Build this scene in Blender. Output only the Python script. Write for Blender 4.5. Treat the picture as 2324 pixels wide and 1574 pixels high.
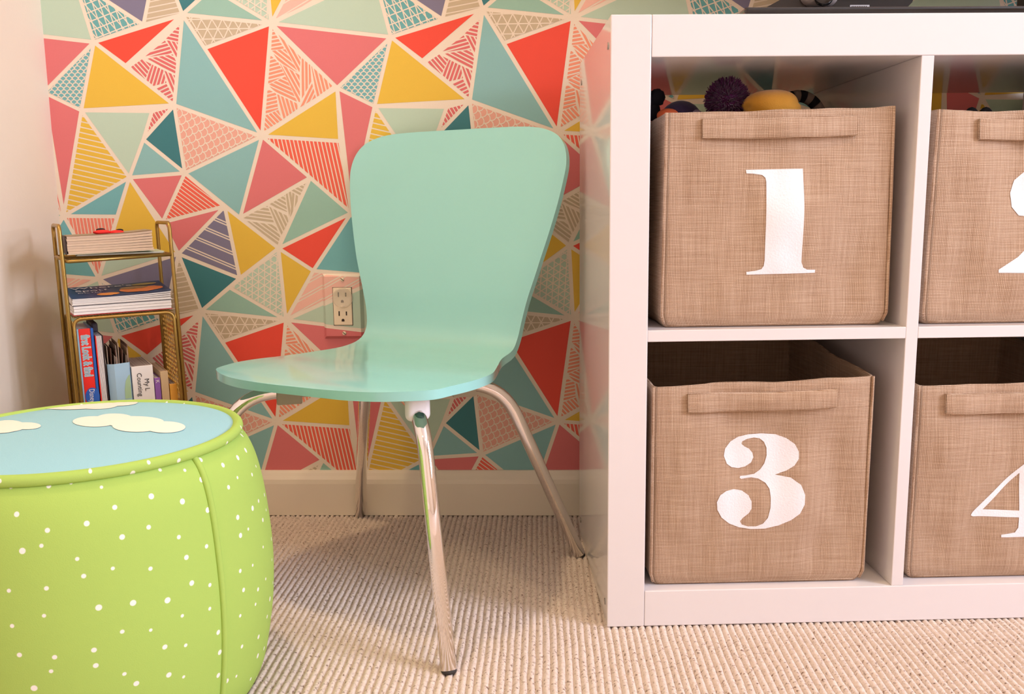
import bpy, bmesh, math, random
import numpy as np
from mathutils import Vector, Matrix, noise as mnoise

random.seed(7)
rng = np.random.default_rng(7)
for o in list(bpy.data.objects):
    bpy.data.objects.remove(o, do_unlink=True)
SC = bpy.context.scene
COL = SC.collection

# ---------------------------------------------------------------- camera
F_PX, YAW, PITCH, ROLL = 2022.7868, -.0344, .1533, -.0105
CAM = np.array([-.0853, -1.5901, .5579])
_cy, _sy, _cp, _sp = math.cos(YAW), math.sin(YAW), math.cos(PITCH), math.sin(PITCH)
_f = np.array([_sy * _cp, _cy * _cp, -_sp])
_r0 = np.array([_cy, -_sy, 0.])
_u0 = np.cross(_r0, _f)
_c, _s = math.cos(ROLL), math.sin(ROLL)
CR, CU, CF = _c * _r0 + _s * _u0, -_s * _r0 + _c * _u0, _f
cam_d = bpy.data.cameras.new('camera')
cam_d.sensor_width = 36
cam_d.lens = F_PX * 36 / 2324
cam_d.clip_start = .02
cam = bpy.data.objects.new('camera', cam_d)
COL.objects.link(cam)
m = Matrix.Identity(4)
for i in range(3):
    m[i][0], m[i][1], m[i][2], m[i][3] = CR[i], CU[i], -CF[i], CAM[i]
cam.matrix_world = m
SC.camera = cam

def ray(x, y):
    return (x - 1162) / F_PX * CR - (y - 787) / F_PX * CU + CF

def hit(x, y, axis, val):
    d = ray(x, y)
    return CAM + d * ((val - CAM[axis]) / d[axis])

# ---------------------------------------------------------------- light
vs = SC.view_settings
vs.view_transform = 'Standard'
vs.look = 'None'
vs.exposure = -0.42
vs.gamma = 1.0
vs.use_curve_mapping = False
world = bpy.data.worlds.new('sky')
SC.world = world
world.use_nodes = True
world.node_tree.nodes['Background'].inputs[0].default_value = (.75, .85, 1, 1)
world.node_tree.nodes['Background'].inputs[1].default_value = .6

def area(name, loc, target, sx, sy, power, col, shape='RECTANGLE'):
    l = bpy.data.lights.new(name, 'AREA')
    l.shape = shape
    l.size = sx
    if shape == 'RECTANGLE':
        l.size_y = sy
    l.energy = power
    l.color = col
    o = bpy.data.objects.new(name, l)
    COL.objects.link(o)
    o.location = loc
    o.rotation_euler = (Vector(target) - Vector(loc)).to_track_quat('-Z', 'Y').to_euler()
    return o

WIN_Y0, WIN_Y1, WIN_Z0, WIN_Z1, WALL_R = -2.05, -1.1, .80, 2.0, 2.5
area('daylight', (WALL_R + .1, (WIN_Y0 + WIN_Y1) / 2, (WIN_Z0 + WIN_Z1) / 2), (0, (WIN_Y0 + WIN_Y1) / 2, (WIN_Z0 + WIN_Z1) / 2 - .4),
     WIN_Y1 - WIN_Y0, WIN_Z1 - WIN_Z0, 140, (.76, .81, 1.0))
WARM = (1.0, .75, .43)
CEIL = 2.4
LAMPS = [(-.74, -.66, 15), (.5, -1.15, 8), (-.6, -2.5, 4.5), (.9, -2.4, 1.5)]
LAMP_AT = ('beside the left wall, nearest the patterned wall', 'over the cube shelf side of the room', 'beside the left wall, farther from the patterned wall', 'nearest the window, at the back of the room')

# ---------------------------------------------------------------- helpers
def lin(c):
    return tuple(((x / 12.92) if x <= .04045 else ((x + .055) / 1.055) ** 2.4) for x in c)

MATS = {}
def mat(name, rgb, rough=.5, metal=0., spec=.5, coat=0., coat_r=.1, noise=0., nscale=60., bump=0., bscale=300., emit=None, estr=0., sheen=0., trans=0.):
    """principled material; rgb given as sRGB"""
    if name in MATS:
        return MATS[name]
    mt = bpy.data.materials.new(name)
    mt.use_nodes = True
    nt = mt.node_tree
    b = nt.nodes['Principled BSDF']
    c = lin(rgb) + (1,)
    b.inputs['Base Color'].default_value = c
    b.inputs['Roughness'].default_value = rough
    b.inputs['Metallic'].default_value = metal
    b.inputs['Specular IOR Level'].default_value = spec
    b.inputs['Coat Weight'].default_value = coat
    b.inputs['Coat Roughness'].default_value = coat_r
    b.inputs['Transmission Weight'].default_value = trans
    if sheen:
        b.inputs['Sheen Weight'].default_value = sheen
    if emit:
        b.inputs['Emission Color'].default_value = lin(emit) + (1,)
        b.inputs['Emission Strength'].default_value = estr
    if noise or bump:
        tc = nt.nodes.new('ShaderNodeTexCoord')
        if noise:
            n = nt.nodes.new('ShaderNodeTexNoise')
            n.inputs['Scale'].default_value = nscale
            n.inputs['Detail'].default_value = 4
            nt.links.new(tc.outputs['Object'], n.inputs['Vector'])
            mx = nt.nodes.new('ShaderNodeMix')
            mx.data_type = 'RGBA'
            mx.inputs[6].default_value = tuple(x * (1 - noise) for x in c[:3]) + (1,)
            mx.inputs[7].default_value = tuple(min(1, x * (1 + noise)) for x in c[:3]) + (1,)
            nt.links.new(n.outputs['Fac'], mx.inputs[0])
            nt.links.new(mx.outputs[2], b.inputs['Base Color'])
        if bump:
            n2 = nt.nodes.new('ShaderNodeTexNoise')
            n2.inputs['Scale'].default_value = bscale
            nt.links.new(tc.outputs['Object'], n2.inputs['Vector'])
            bp = nt.nodes.new('ShaderNodeBump')
            bp.inputs['Strength'].default_value = bump
            bp.inputs['Distance'].default_value = .001
            nt.links.new(n2.outputs['Fac'], bp.inputs['Height'])
            nt.links.new(bp.outputs['Normal'], b.inputs['Normal'])
    MATS[name] = mt
    return mt

def tag(o, label=None, cat=None, group=None, kind=None):
    if label: o['label'] = label
    if cat: o['category'] = cat
    if group: o['group'] = group
    if kind: o['kind'] = kind
    return o

def empty(name, loc=(0, 0, 0), rot=(0, 0, 0)):
    o = bpy.data.objects.new(name, None)
    o.empty_display_size = .05
    COL.objects.link(o)
    o.location = loc
    o.rotation_euler = rot
    return o

def mesh(name, verts, faces, mats, parent=None, smooth=False, fm=None, uvs=None):
    me = bpy.data.meshes.new(name)
    me.from_pydata([tuple(v) for v in verts], [], faces)
    if not isinstance(mats, (list, tuple)):
        mats = [mats]
    for x in mats:
        me.materials.append(x)
    if fm is not None:
        me.polygons.foreach_set('material_index', fm)
    if smooth:
        me.polygons.foreach_set('use_smooth', [True] * len(me.polygons))
    if uvs is not None:
        ul = me.uv_layers.new(name='UVMap')
        li = np.zeros(len(me.loops), dtype=np.int32)
        me.loops.foreach_get('vertex_index', li)
        ul.data.foreach_set('uv', np.asarray(uvs, dtype=np.float32)[li].ravel())
    me.update()
    o = bpy.data.objects.new(name, me)
    COL.objects.link(o)
    if parent is not None:
        o.parent = parent
    return o

def bm_obj(name, bm, mats, parent=None, smooth=False):
    me = bpy.data.meshes.new(name)
    bm.to_mesh(me)
    bm.free()
    if not isinstance(mats, (list, tuple)):
        mats = [mats]
    for x in mats:
        me.materials.append(x)
    if smooth:
        me.polygons.foreach_set('use_smooth', [True] * len(me.polygons))
    o = bpy.data.objects.new(name, me)
    COL.objects.link(o)
    if parent is not None:
        o.parent = parent
    return o

def box_bm(lo, hi, bevel=0., seg=2, bm=None):
    b = bm or bmesh.new()
    r = bmesh.ops.create_cube(b, size=1)
    lo, hi = Vector(lo), Vector(hi)
    for v in r['verts']:
        v.co = Vector(((v.co[i] + .5) * (hi[i] - lo[i]) + lo[i] for i in range(3)))
    if bevel:
        es = list({e for v in r['verts'] for e in v.link_edges})
        bmesh.ops.bevel(b, geom=es, offset=bevel, segments=seg, affect='EDGES', profile=.5)
    return b

def box(name, lo, hi, mt, parent=None, bevel=0., seg=2):
    return bm_obj(name, box_bm(lo, hi, bevel, seg), mt, parent)

def catmull(pts, n):
    P = [np.array(p, float) for p in pts]
    P = [2 * P[0] - P[1]] + P + [2 * P[-1] - P[-2]]
    out = []
    for i in range(1, len(P) - 2):
        for k in range(n):
            t = k / n
            a, b, c, d = P[i - 1], P[i], P[i + 1], P[i + 2]
            out.append(.5 * (2 * b + (c - a) * t + (2 * a - 5 * b + 4 * c - d) * t * t + (3 * b - a - 3 * c + d) * t ** 3))
    out.append(P[-2])
    return out

def fillet(pts, r, n=8):
    """round the corners of a polyline"""
    P = [Vector(p) for p in pts]
    out = [P[0]]
    for i in range(1, len(P) - 1):
        a, b, c = P[i - 1], P[i], P[i + 1]
        d1, d2 = (a - b), (c - b)
        l = min(r, d1.length * .49, d2.length * .49)
        p1, p2 = b + d1.normalized() * l, b + d2.normalized() * l
        for k in range(n + 1):
            t = k / n
            out.append((1 - t) ** 2 * p1 + 2 * t * (1 - t) * b + t * t * p2)
    out.append(P[-1])
    return out

def tube_geo(pts, rad, sides=12, closed=False, caps=True):
    P = [Vector(p) for p in pts]
    n = len(P)
    V, Fc = [], []
    prev = None
    for i in range(n):
        if closed:
            t = (P[(i + 1) % n] - P[i - 1]).normalized()
        else:
            t = (P[min(i + 1, n - 1)] - P[max(i - 1, 0)]).normalized()
        if prev is None:
            a = Vector((0, 0, 1)) if abs(t.z) < .9 else Vector((1, 0, 0))
            x = t.cross(a).normalized()
        else:
            x = (prev - t * prev.dot(t)).normalized()
        prev = x
        y = t.cross(x)
        rr = rad[i] if isinstance(rad, (list, tuple)) else rad
        for k in range(sides):
            an = 2 * math.pi * k / sides
            V.append(P[i] + x * (math.cos(an) * rr) + y * (math.sin(an) * rr))
    m_ = n if closed else n - 1
    for i in range(m_):
        j = (i + 1) % n
        for k in range(sides):
            k2 = (k + 1) % sides
            Fc.append((i * sides + k, i * sides + k2, j * sides + k2, j * sides + k))
    if caps and not closed:
        Fc.append(tuple(range(sides - 1, -1, -1)))
        Fc.append(tuple((n - 1) * sides + k for k in range(sides)))
    return V, Fc

def tube(name, pts, rad, mt, parent=None, sides=12, closed=False):
    V, Fc = tube_geo(pts, rad, sides, closed)
    return mesh(name, V, Fc, mt, parent, True)

def join_geo(geos):
    V, Fc = [], []
    for v, f in geos:
        o = len(V)
        V += list(v)
        Fc += [tuple(i + o for i in q) for q in f]
    return V, Fc

def lathe(name, prof, mt, parent=None, n=32, loc=(0, 0, 0), axis='z', smooth=True):
    V, Fc = [], []
    for r, z in prof:
        for k in range(n):
            a = 2 * math.pi * k / n
            p = (r * math.cos(a), r * math.sin(a), z)
            if axis == 'y': p = (p[0], -p[2], p[1])
            if axis == 'x': p = (p[2], p[0], p[1])
            V.append((p[0] + loc[0], p[1] + loc[1], p[2] + loc[2]))
    for i in range(len(prof) - 1):
        for k in range(n):
            k2 = (k + 1) % n
            Fc.append((i * n + k, i * n + k2, (i + 1) * n + k2, (i + 1) * n + k))
    Fc.append(tuple(range(n - 1, -1, -1)))
    Fc.append(tuple((len(prof) - 1) * n + k for k in range(n)))
    return mesh(name, V, Fc, mt, parent, smooth)

def text_geo(s, size):
    cu = bpy.data.curves.new('lettering', 'FONT')
    cu.body = s
    cu.size = size
    cu.resolution_u = 3
    o = bpy.data.objects.new('lettering', cu)
    COL.objects.link(o)
    dg = bpy.context.evaluated_depsgraph_get()
    me = bpy.data.meshes.new_from_object(o.evaluated_get(dg))
    V = [tuple(v.co) for v in me.vertices]
    Fc = [tuple(p.vertices) for p in me.polygons]
    bpy.data.objects.remove(o)
    bpy.data.meshes.remove(me)
    bpy.data.curves.remove(cu)
    return V, Fc

# ---------------------------------------------------------------- convex clipping (2-D)
def clip_half(P, n, d):
    """keep points with p.n >= d"""
    out = []
    k = len(P)
    for i in range(k):
        a, b = P[i], P[(i + 1) % k]
        sa, sb = a[0] * n[0] + a[1] * n[1] - d, b[0] * n[0] + b[1] * n[1] - d
        if sa >= 0:
            out.append(a)
        if (sa > 0 and sb < 0) or (sa < 0 and sb > 0):
            t = sa / (sa - sb)
            out.append((a[0] + (b[0] - a[0]) * t, a[1] + (b[1] - a[1]) * t))
    return out

def ccw(P):
    a = sum(P[i][0] * P[(i + 1) % len(P)][1] - P[(i + 1) % len(P)][0] * P[i][1] for i in range(len(P)))
    return P if a > 0 else P[::-1]

def halfplanes(P, inset=0.):
    P = ccw(P)
    hp = []
    for i in range(len(P)):
        a, b = P[i], P[(i + 1) % len(P)]
        l = math.hypot(b[0] - a[0], b[1] - a[1])
        if l < 1e-6: continue
        n = (-(b[1] - a[1]) / l, (b[0] - a[0]) / l)
        hp.append((n, a[0] * n[0] + a[1] * n[1] + inset))
    return hp

def clip_hp(P, hp):
    for n, d in hp:
        if len(P) < 3: return []
        P = clip_half(P, n, d)
    return P if len(P) >= 3 else []

# ---------------------------------------------------------------- wallpaper design (one 0.52 m repeat)
PH, PV = .5198, .5149
obs = dict(  # pixels of each corner in the photo; (i, j) = which repeat
    A=[(421, 40, 0, 0), (1093, 16, 1, 0), (453, 703, 0, 1)], B=[(620, 56, 0, 0), (1301, 39, 1, 0), (644, 727, 0, 1), (1300.5, 719, 1, 1)],
    C=[(598, 306, 0, 0), (1268, 297, 1, 0), (622, 961, 0, 1), (1269, 957, 1, 1)], T=[(222, 101, 0, 0), (881, 78, 1, 0), (263, 760, 0, 1)],
    K=[(400, 243, 0, 0), (1066, 222, 1, 0), (1074, 891, 1, 1)], L=[(192, 256, 0, 0), (843, 235, 1, 0)], M=[(757, 194, 0, 0), (108, 215, -1, 0)],
    E=[(298, 403, 0, 0), (966, 1038, 1, 1)], O=[(421, 392, 0, 0), (1092, 1031, 1, 1)], Z=[(151, 495, 0, 0), (791, 478, 1, 0)],
    U=[(405, 576, 0, 0)], X=[(224, 632, 0, 0)], N=[(630, 566, 0, 0), (1294, 554, 1, 0)],
    S=[(332, 64, 0, 0), (998, 36, 1, 0)], P=[(291.5, 156, 0, 0), (953, 131, 1, 0)], Y=[(469, 111, 0, 0), (500, 773, 0, 1)],
    J=[(345, 252, 0, 0)], I=[(330, 316, 0, 0), (1001, 960, 1, 1)], D=[(369, 504, 0, 0)], a=[(266, 491, 0, 0)], b=[(240, 580, 0, 0)],
    R=[(510, 468, 0, 0)], F=[(545, 494, 0, 0)], H=[(704, 403, 0, 0)], G=[(772, 320, 0, 0)], c=[(711, 614, 0, 0)], Q=[(544, 631, 0, 0)], W=[(521, 652, 0, 0)])
VT = {}
for k_, l_ in obs.items():
    q = [hit(x, y, 1, 0.) - np.array([i * PH, 0, -j * PV]) for x, y, i, j in l_]
    q = np.mean(q, 0)
    VT[k_] = (q[0], q[2])

def vt(s):
    """'T+10' -> corner T of the repeat one to the right"""
    k_ = s[0]
    i = j = 0
    if len(s) > 1:
        t = s[1:].replace('-1', 'm').replace('+', '')
        v = [{'m': -1}.get(ch, None) if ch == 'm' else int(ch) for ch in t]
        i, j = v
    return (VT[k_][0] + i * PH, VT[k_][1] - j * PV)

def imgdir(x0, y0, x1, y1):
    d = (x1 - x0, -(y1 - y0))
    l = math.hypot(*d)
    return (d[0] / l, d[1] / l)

# colour, corners, pattern
DESIGN = [
    ('red', 'T A P', None), ('rose', 'A K P', 'chevA'), ('yellow', 'T K L', None), ('teal', 'T10 M L10', ('scale', .0088, 90)),
    ('pink', 'B T10 M', None), ('orange', 'B M C', 'chevB'), ('red', 'Y B C', None), ('beige', 'A B Y', ('grid', ((0, .0165), (62, .0160), (-60, .0160)))),
    ('blue', 'A C K', None), ('peach', 'K C O', ('scale', .0132, -20)), ('yellow', 'C M G', None),
    ('coral', 'C G Z10', ('stripe', (.19, -1), .0068, .0021)), ('pink', 'M L10 Z10', None), ('yellow', 'L E Z', ('stripe', (1, -.235), .0093, .0022)),
    ('mint', 'L J I E', None), ('rose', 'J K I', ('stripe', (.5, -.86), .0063, .0019)), ('dark', 'K O I', None), ('blue', 'I O E', None),
    ('pink', 'E O D', None), ('coral', 'O R D', ('stripe', (.78, -.6), .0064, .0017)), ('blue', 'O C F', None), ('pink', 'C H F', None),
    ('beige', 'F H N', 'chevC'), ('mintblue', 'H Z10 N', None), ('red', 'N Z10 c', None), ('yellow', 'N c B01', None),
    ('mint', 'W N B01', ('grid', ((86, .0110), (33, .0112), (-32, .0112)))), ('mintblue', 'A01 W B01', None), ('yellow', 'R N Q', None),
    ('purple', 'R Q U', ('double', (.92, -.4), .0225, .0043)), ('dark', 'U Q A01', None), ('pink', 'D R U', None), ('yellow', 'E U b', None),
    ('mint', 'b U X', None), ('teal', 'E a Z', None), ('salmon', 'Z a X', ('stripe', (.09, -1), .0064, .0017)), ('teal', 'Z X c-10', None),
    ('blush', 'c X10 B01', ('double', (.88, .47), .0205, .0047)), ('mint', 'B01 X10 T11', None),
    ('tealgrid', 'X S01 T01', ('grid', ((19, .0145), (-50, .0118), (-74, .0118)))), ('purple', 'X U S01', None), ('beige', 'U A01 S01', ('stripe', (1, .17), .0089, .0020))]

CHEV = dict(
    chevB=((440, 0), [([(930, 320), (1090, 590), (915, 600)], (920, 540, 1060, 520)), ([(985, 380), (1280, 680), (1262, 880), (1090, 590)], (1040, 430, 1270, 870)),
        ([(915, 600), (1095, 580), (1265, 890), (1010, 740)], (920, 610, 1260, 880)), ([(905, 640), (1010, 740), (1095, 900), (878, 1010)], (890, 910, 1060, 870)),
        ([(1010, 740), (1265, 890), (1270, 1220), (1240, 1220)], (1020, 760, 1250, 1200)), ([(1280, 680), (1390, 770), (1405, 970), (1275, 1210)], (1300, 700, 1285, 1180)),
        ([(1390, 770), (1665, 1020), (1460, 1165)], (1390, 780, 1470, 1140)), ([(1410, 975), (1460, 1165), (1240, 1300)], (1410, 1000, 1250, 1290)),
        ([(875, 1010), (1095, 900), (1240, 1220), (985, 1110)], (880, 1040, 1220, 1200)), ([(870, 1050), (985, 1110), (1010, 1300), (845, 1365)], (850, 1210, 990, 1180)),
        ([(985, 1110), (1240, 1230), (1240, 1300), (1060, 1425)], (990, 1130, 1060, 1410)), ([(845, 1370), (1010, 1300), (1060, 1430), (800, 1590)], (850, 1380, 960, 1500))]),
    chevA=((80, 0), [([(1780, 230), (1760, 510), (1540, 470)], (1590, 460, 1755, 500)), ([(1550, 470), (1755, 510), (1722, 810), (1600, 560)], (1570, 510, 1720, 800)),
        ([(1545, 475), (1610, 560), (1640, 640), (1270, 695)], (1300, 690, 1620, 610)), ([(1320, 695), (1640, 640), (1722, 810), (1715, 915)], (1340, 710, 1710, 900)),
        ([(1270, 700), (1390, 760), (1310, 955), (1105, 815)], (1150, 790, 1280, 940)), ([(1390, 760), (1530, 830), (1570, 990), (1400, 1030), (1310, 960)], (1390, 780, 1320, 960)),
        ([(1530, 830), (1715, 915), (1690, 1260)], (1540, 840, 1690, 1230)), ([(1565, 990), (1640, 1130), (1675, 1270), (1420, 1050)], (1440, 1050, 1560, 1000))]),
    chevC=((440, 270), [([(540, 1180), (880, 1025), (965, 1245)], (580, 1190, 960, 1245)), ([(880, 1020), (1090, 895), (1120, 1140), (930, 1040)], (900, 1000, 1110, 1120)),
        ([(1090, 890), (1150, 855), (1195, 900), (1130, 1215)], (1100, 900, 1135, 1190)), ([(1165, 860), (1275, 935), (1130, 1215)], (1190, 880, 1150, 1170)),
        ([(1150, 850), (1390, 730), (1280, 930)], (1160, 860, 1270, 920)), ([(885, 1030), (1120, 1150), (1130, 1220), (1040, 1400)], (890, 1040, 1040, 1390)),
        ([(580, 1200), (970, 1255), (1035, 1400), (990, 1545)], (600, 1220, 1000, 1520))]))

INSET = .0034

def stripes(poly, hp, d, pitch, line, phase=.5):
    n = (-d[1], d[0])
    vals = [p[0] * n[0] + p[1] * n[1] for p in poly]
    lo, hi = min(vals), max(vals)
    out = []
    x = lo - pitch * phase
    while x < hi:
        q = clip_half(clip_half(list(poly), n, x + line / 2), (-n[0], -n[1]), -(x + pitch - line / 2))
        if len(q) >= 3: out.append(q)
        x += pitch
    return out

def ribbon(a, b, wd):
    l = math.hypot(b[0] - a[0], b[1] - a[1])
    n = (-(b[1] - a[1]) / l * wd / 2, (b[0] - a[0]) / l * wd / 2)
    return [(a[0] + n[0], a[1] + n[1]), (b[0] + n[0], b[1] + n[1]), (b[0] - n[0], b[1] - n[1]), (a[0] - n[0], a[1] - n[1])]

PATCH = []   # (layer, colour, polygon) for one repeat; layer 1 colour, layer 2 cream lines
for colr, cs, pat in DESIGN:
    raw = ccw([vt(s) for s in cs.split()])
    hp = halfplanes(raw, INSET)
    big = [(raw[0][0] - 2, raw[0][1] - 2), (raw[0][0] + 2, raw[0][1] - 2), (raw[0][0] + 2, raw[0][1] + 2), (raw[0][0] - 2, raw[0][1] + 2)]
    poly = clip_hp(big, hp)
    if not poly: continue
    if pat is None:
        PATCH.append((1, colr, poly))
    elif isinstance(pat, str):
        (ox, oy), blocks = CHEV[pat]
        for bi, (bp, (x0, y0, x1, y1)) in enumerate(blocks):
            bpw = []
            for x, y in bp:
                h = hit(ox + x / 5.2475, oy + y / 5.2475, 1, 0.)
                bpw.append((h[0], h[2]))
            hb = halfplanes(bpw, .0009)
            q = clip_hp(list(poly), hb)
            if q:
                for s_ in stripes(q, None, imgdir(x0, y0, x1, y1), .0064, .0024, .02):
                    PATCH.append((1 + .08 * bi, colr, s_))
    elif pat[0] == 'stripe':
        l_ = math.hypot(*pat[1])
        for s_ in stripes(poly, None, (pat[1][0] / l_, pat[1][1] / l_), pat[2], pat[3]):
            PATCH.append((1, colr, s_))
    elif pat[0] == 'double':
        l_ = math.hypot(*pat[1])
        d = (pat[1][0] / l_, pat[1][1] / l_)
        n = (-d[1], d[0])
        vals = [p[0] * n[0] + p[1] * n[1] for p in poly]
        x = min(vals) - pat[2] * .3
        while x < max(vals):
            for a0, a1 in ((x + .0011, x + pat[2] - pat[3] - .0011), (x + pat[2] - pat[3] + .0011, x + pat[2] - .0011)):
                q = clip_half(clip_half(list(poly), n, a0), (-n[0], -n[1]), -a1)
                if len(q) >= 3: PATCH.append((1, colr, q))
            x += pat[2]
    elif pat[0] == 'grid':
        PATCH.append((1, colr, poly))
        cx = sum(p[0] for p in poly) / len(poly)
        cz = sum(p[1] for p in poly) / len(poly)
        for fam, (ang, pitch) in enumerate(pat[1]):
            d = (math.cos(math.radians(ang)), math.sin(math.radians(ang)))
            n = (-d[1], d[0])
            for k in range(-16, 17):
                a0 = (cx + n[0] * pitch * k - d[0] * .4, cz + n[1] * pitch * k - d[1] * .4)
                q = clip_hp(ribbon(a0, (a0[0] + d[0] * .8, a0[1] + d[1] * .8), .0019), hp)
                if q: PATCH.append((2 + .3 * fam, 'cream', q))
    elif pat[0] == 'scale':
        PATCH.append((1, colr, poly))
        r = pat[1] * .62
        an = math.radians(pat[2])
        n = (math.cos(an), math.sin(an))
        t = (-n[1], n[0])
        cx = sum(p[0] for p in poly) / len(poly)
        cz = sum(p[1] for p in poly) / len(poly)
        for j in range(-22, 23):
            for i in range(-14, 15):
                o_ = (i + .5 * (j % 2)) * 2 * r
                c0 = (cx + n[0] * j * r * 1.05 + t[0] * o_, cz + n[1] * j * r * 1.05 + t[1] * o_)
                if all(c0[0] * nn_[0] + c0[1] * nn_[1] - dd_ > -2 * r for nn_, dd_ in hp):
                    pts = [(c0[0] + r * (math.cos(a_) * t[0] + math.sin(a_) * n[0]), c0[1] + r * (math.cos(a_) * t[1] + math.sin(a_) * n[1])) for a_ in [math.pi * k / 6 for k in range(7)]]
                    for k in range(6):
                        q = clip_hp(ribbon(pts[k], pts[k + 1], .0018), hp)
                        if q: PATCH.append((2 + .25 * (k % 2) + .5 * (j % 2), 'cream', q))

PAPER = dict(cream=(.93, .87, .80), red=(.93, .31, .24), rose=(.86, .43, .43), pink=(.87, .47, .48), orange=(.95, .60, .48), yellow=(.90, .74, .27),
             teal=(.46, .71, .73), tealgrid=(.42, .68, .69), blue=(.55, .74, .74), mint=(.74, .83, .75), mintblue=(.60, .76, .70), dark=(.24, .49, .52), purple=(.50, .48, .58),
             beige=(.78, .71, .60), peach=(.92, .68, .61), coral=(.94, .40, .32), salmon=(.94, .54, .46), blush=(.95, .74, .68))
PM = {k: mat('wallpaper_' + k, v, .55, spec=.35, noise=.03, nscale=500) for k, v in PAPER.items()}
PNAMES = list(PAPER)

def paper_mesh(name, rect, place, parent):
    """all patches of the repeating print inside a rectangle; place(x, z, layer) -> xyz"""
    x0, x1, z0, z1 = rect
    V, Fc, fm = [], [], []
    hp = [((1, 0), x0), ((-1, 0), -x1), ((0, 1), z0), ((0, -1), -z1)]
    for layer, colr, poly in PATCH:
        px = [p[0] for p in poly]
        pz = [p[1] for p in poly]
        for i in range(math.floor((x0 - max(px)) / PH), math.ceil((x1 - min(px)) / PH) + 1):
            for j in range(math.floor((min(pz) - z1) / PV) - 1, math.ceil((max(pz) - z0) / PV) + 2):
                q = [(a + i * PH, b - j * PV) for a, b in poly]
                if max(p[0] for p in q) < x0 or min(p[0] for p in q) > x1 or max(p[1] for p in q) < z0 or min(p[1] for p in q) > z1: continue
                q = clip_hp(q, hp)
                if not q: continue
                q = ccw(q)
                s = len(V)
                V += [place(a, b, layer) for a, b in q]
                Fc.append(tuple(range(s, s + len(q))))
                fm.append(PNAMES.index(colr))
    return mesh(name, V, Fc, [PM[k] for k in PNAMES], parent, False, fm)

# ---------------------------------------------------------------- room
XL, XR, YF = -.951, WALL_R, -3.6
M_wall = mat('painted_wall', (.90, .84, .77), .7, noise=.015, nscale=30, bump=.15, bscale=250)
M_trim = mat('trim_paint', (.93, .88, .81), .35)
M_ceil = mat('ceiling_paint', (.93, .91, .88), .8)
wb = tag(box('wall_back', (XL, 0, 0), (XR, .1, CEIL), PM['cream']), kind='structure')
paper_mesh('wallpaper', (XL, XR, .075, CEIL), lambda a, b, l: (a, -.0002 * l, b), wb)
tag(box('wall_left', (XL - .1, YF, 0), (XL, .1, CEIL), M_wall), kind='structure')
tag(box('wall_front', (XL - .1, YF - .1, 0), (XR + .1, YF, CEIL), M_wall), kind='structure')
tag(box('ceiling', (XL - .1, YF - .1, CEIL), (XR + .1, .1, CEIL + .1), M_ceil), kind='structure')
b = bmesh.new()
for lo, hi in (((XR, YF, 0), (XR + .1, .1, WIN_Z0)), ((XR, YF, WIN_Z1), (XR + .1, .1, CEIL)), ((XR, YF, WIN_Z0), (XR + .1, WIN_Y0, WIN_Z1)), ((XR, WIN_Y1, WIN_Z0), (XR + .1, .1, WIN_Z1))):
    box_bm(lo, hi, bm=b)
tag(bm_obj('wall_right', b, M_wall), kind='structure')
wn = tag(empty('window_1', (XR, (WIN_Y0 + WIN_Y1) / 2, WIN_Z0)), kind='structure')
wh, wz = (WIN_Y1 - WIN_Y0) / 2, WIN_Z1 - WIN_Z0
for lo, hi in (((-.015, -wh - .06, -.06), (.01, wh + .06, 0)), ((-.015, -wh - .06, wz), (.01, wh + .06, wz + .06)), ((-.015, -wh - .06, 0), (.01, -wh, wz)), ((-.015, wh, 0), (.01, wh + .06, wz)),
               ((.02, -.02, 0), (.05, .02, wz)), ((.02, -wh, wz / 2 - .02), (.05, wh, wz / 2 + .02))):
    box('window_frame', lo, hi, M_trim, wn, .003)

def base_profile():
    return [(0, 0), (-.014, 0), (-.014, .060), (-.0125, .068), (-.009, .074), (-.0065, .079), (-.004, .083), (0, .083)]
pr_ = base_profile()
nb = len(pr_)
V = [(XL, y, z) for y, z in pr_] + [(XR, y, z) for y, z in pr_]
tag(mesh('baseboard_back', V, [(i, i + 1, nb + i + 1, nb + i) for i in range(nb - 1)] + [tuple(range(nb - 1, -1, -1)), tuple(range(nb, 2 * nb))], M_trim), kind='structure')
V = [(XL - y, YF, z) for y, z in pr_] + [(XL - y, -.014, z) for y, z in pr_]
tag(mesh('baseboard_left', V, [(i + 1, i, nb + i, nb + i + 1) for i in range(nb - 1)] + [tuple(range(nb)), tuple(range(2 * nb - 1, nb - 1, -1))], M_trim), kind='structure')

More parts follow.
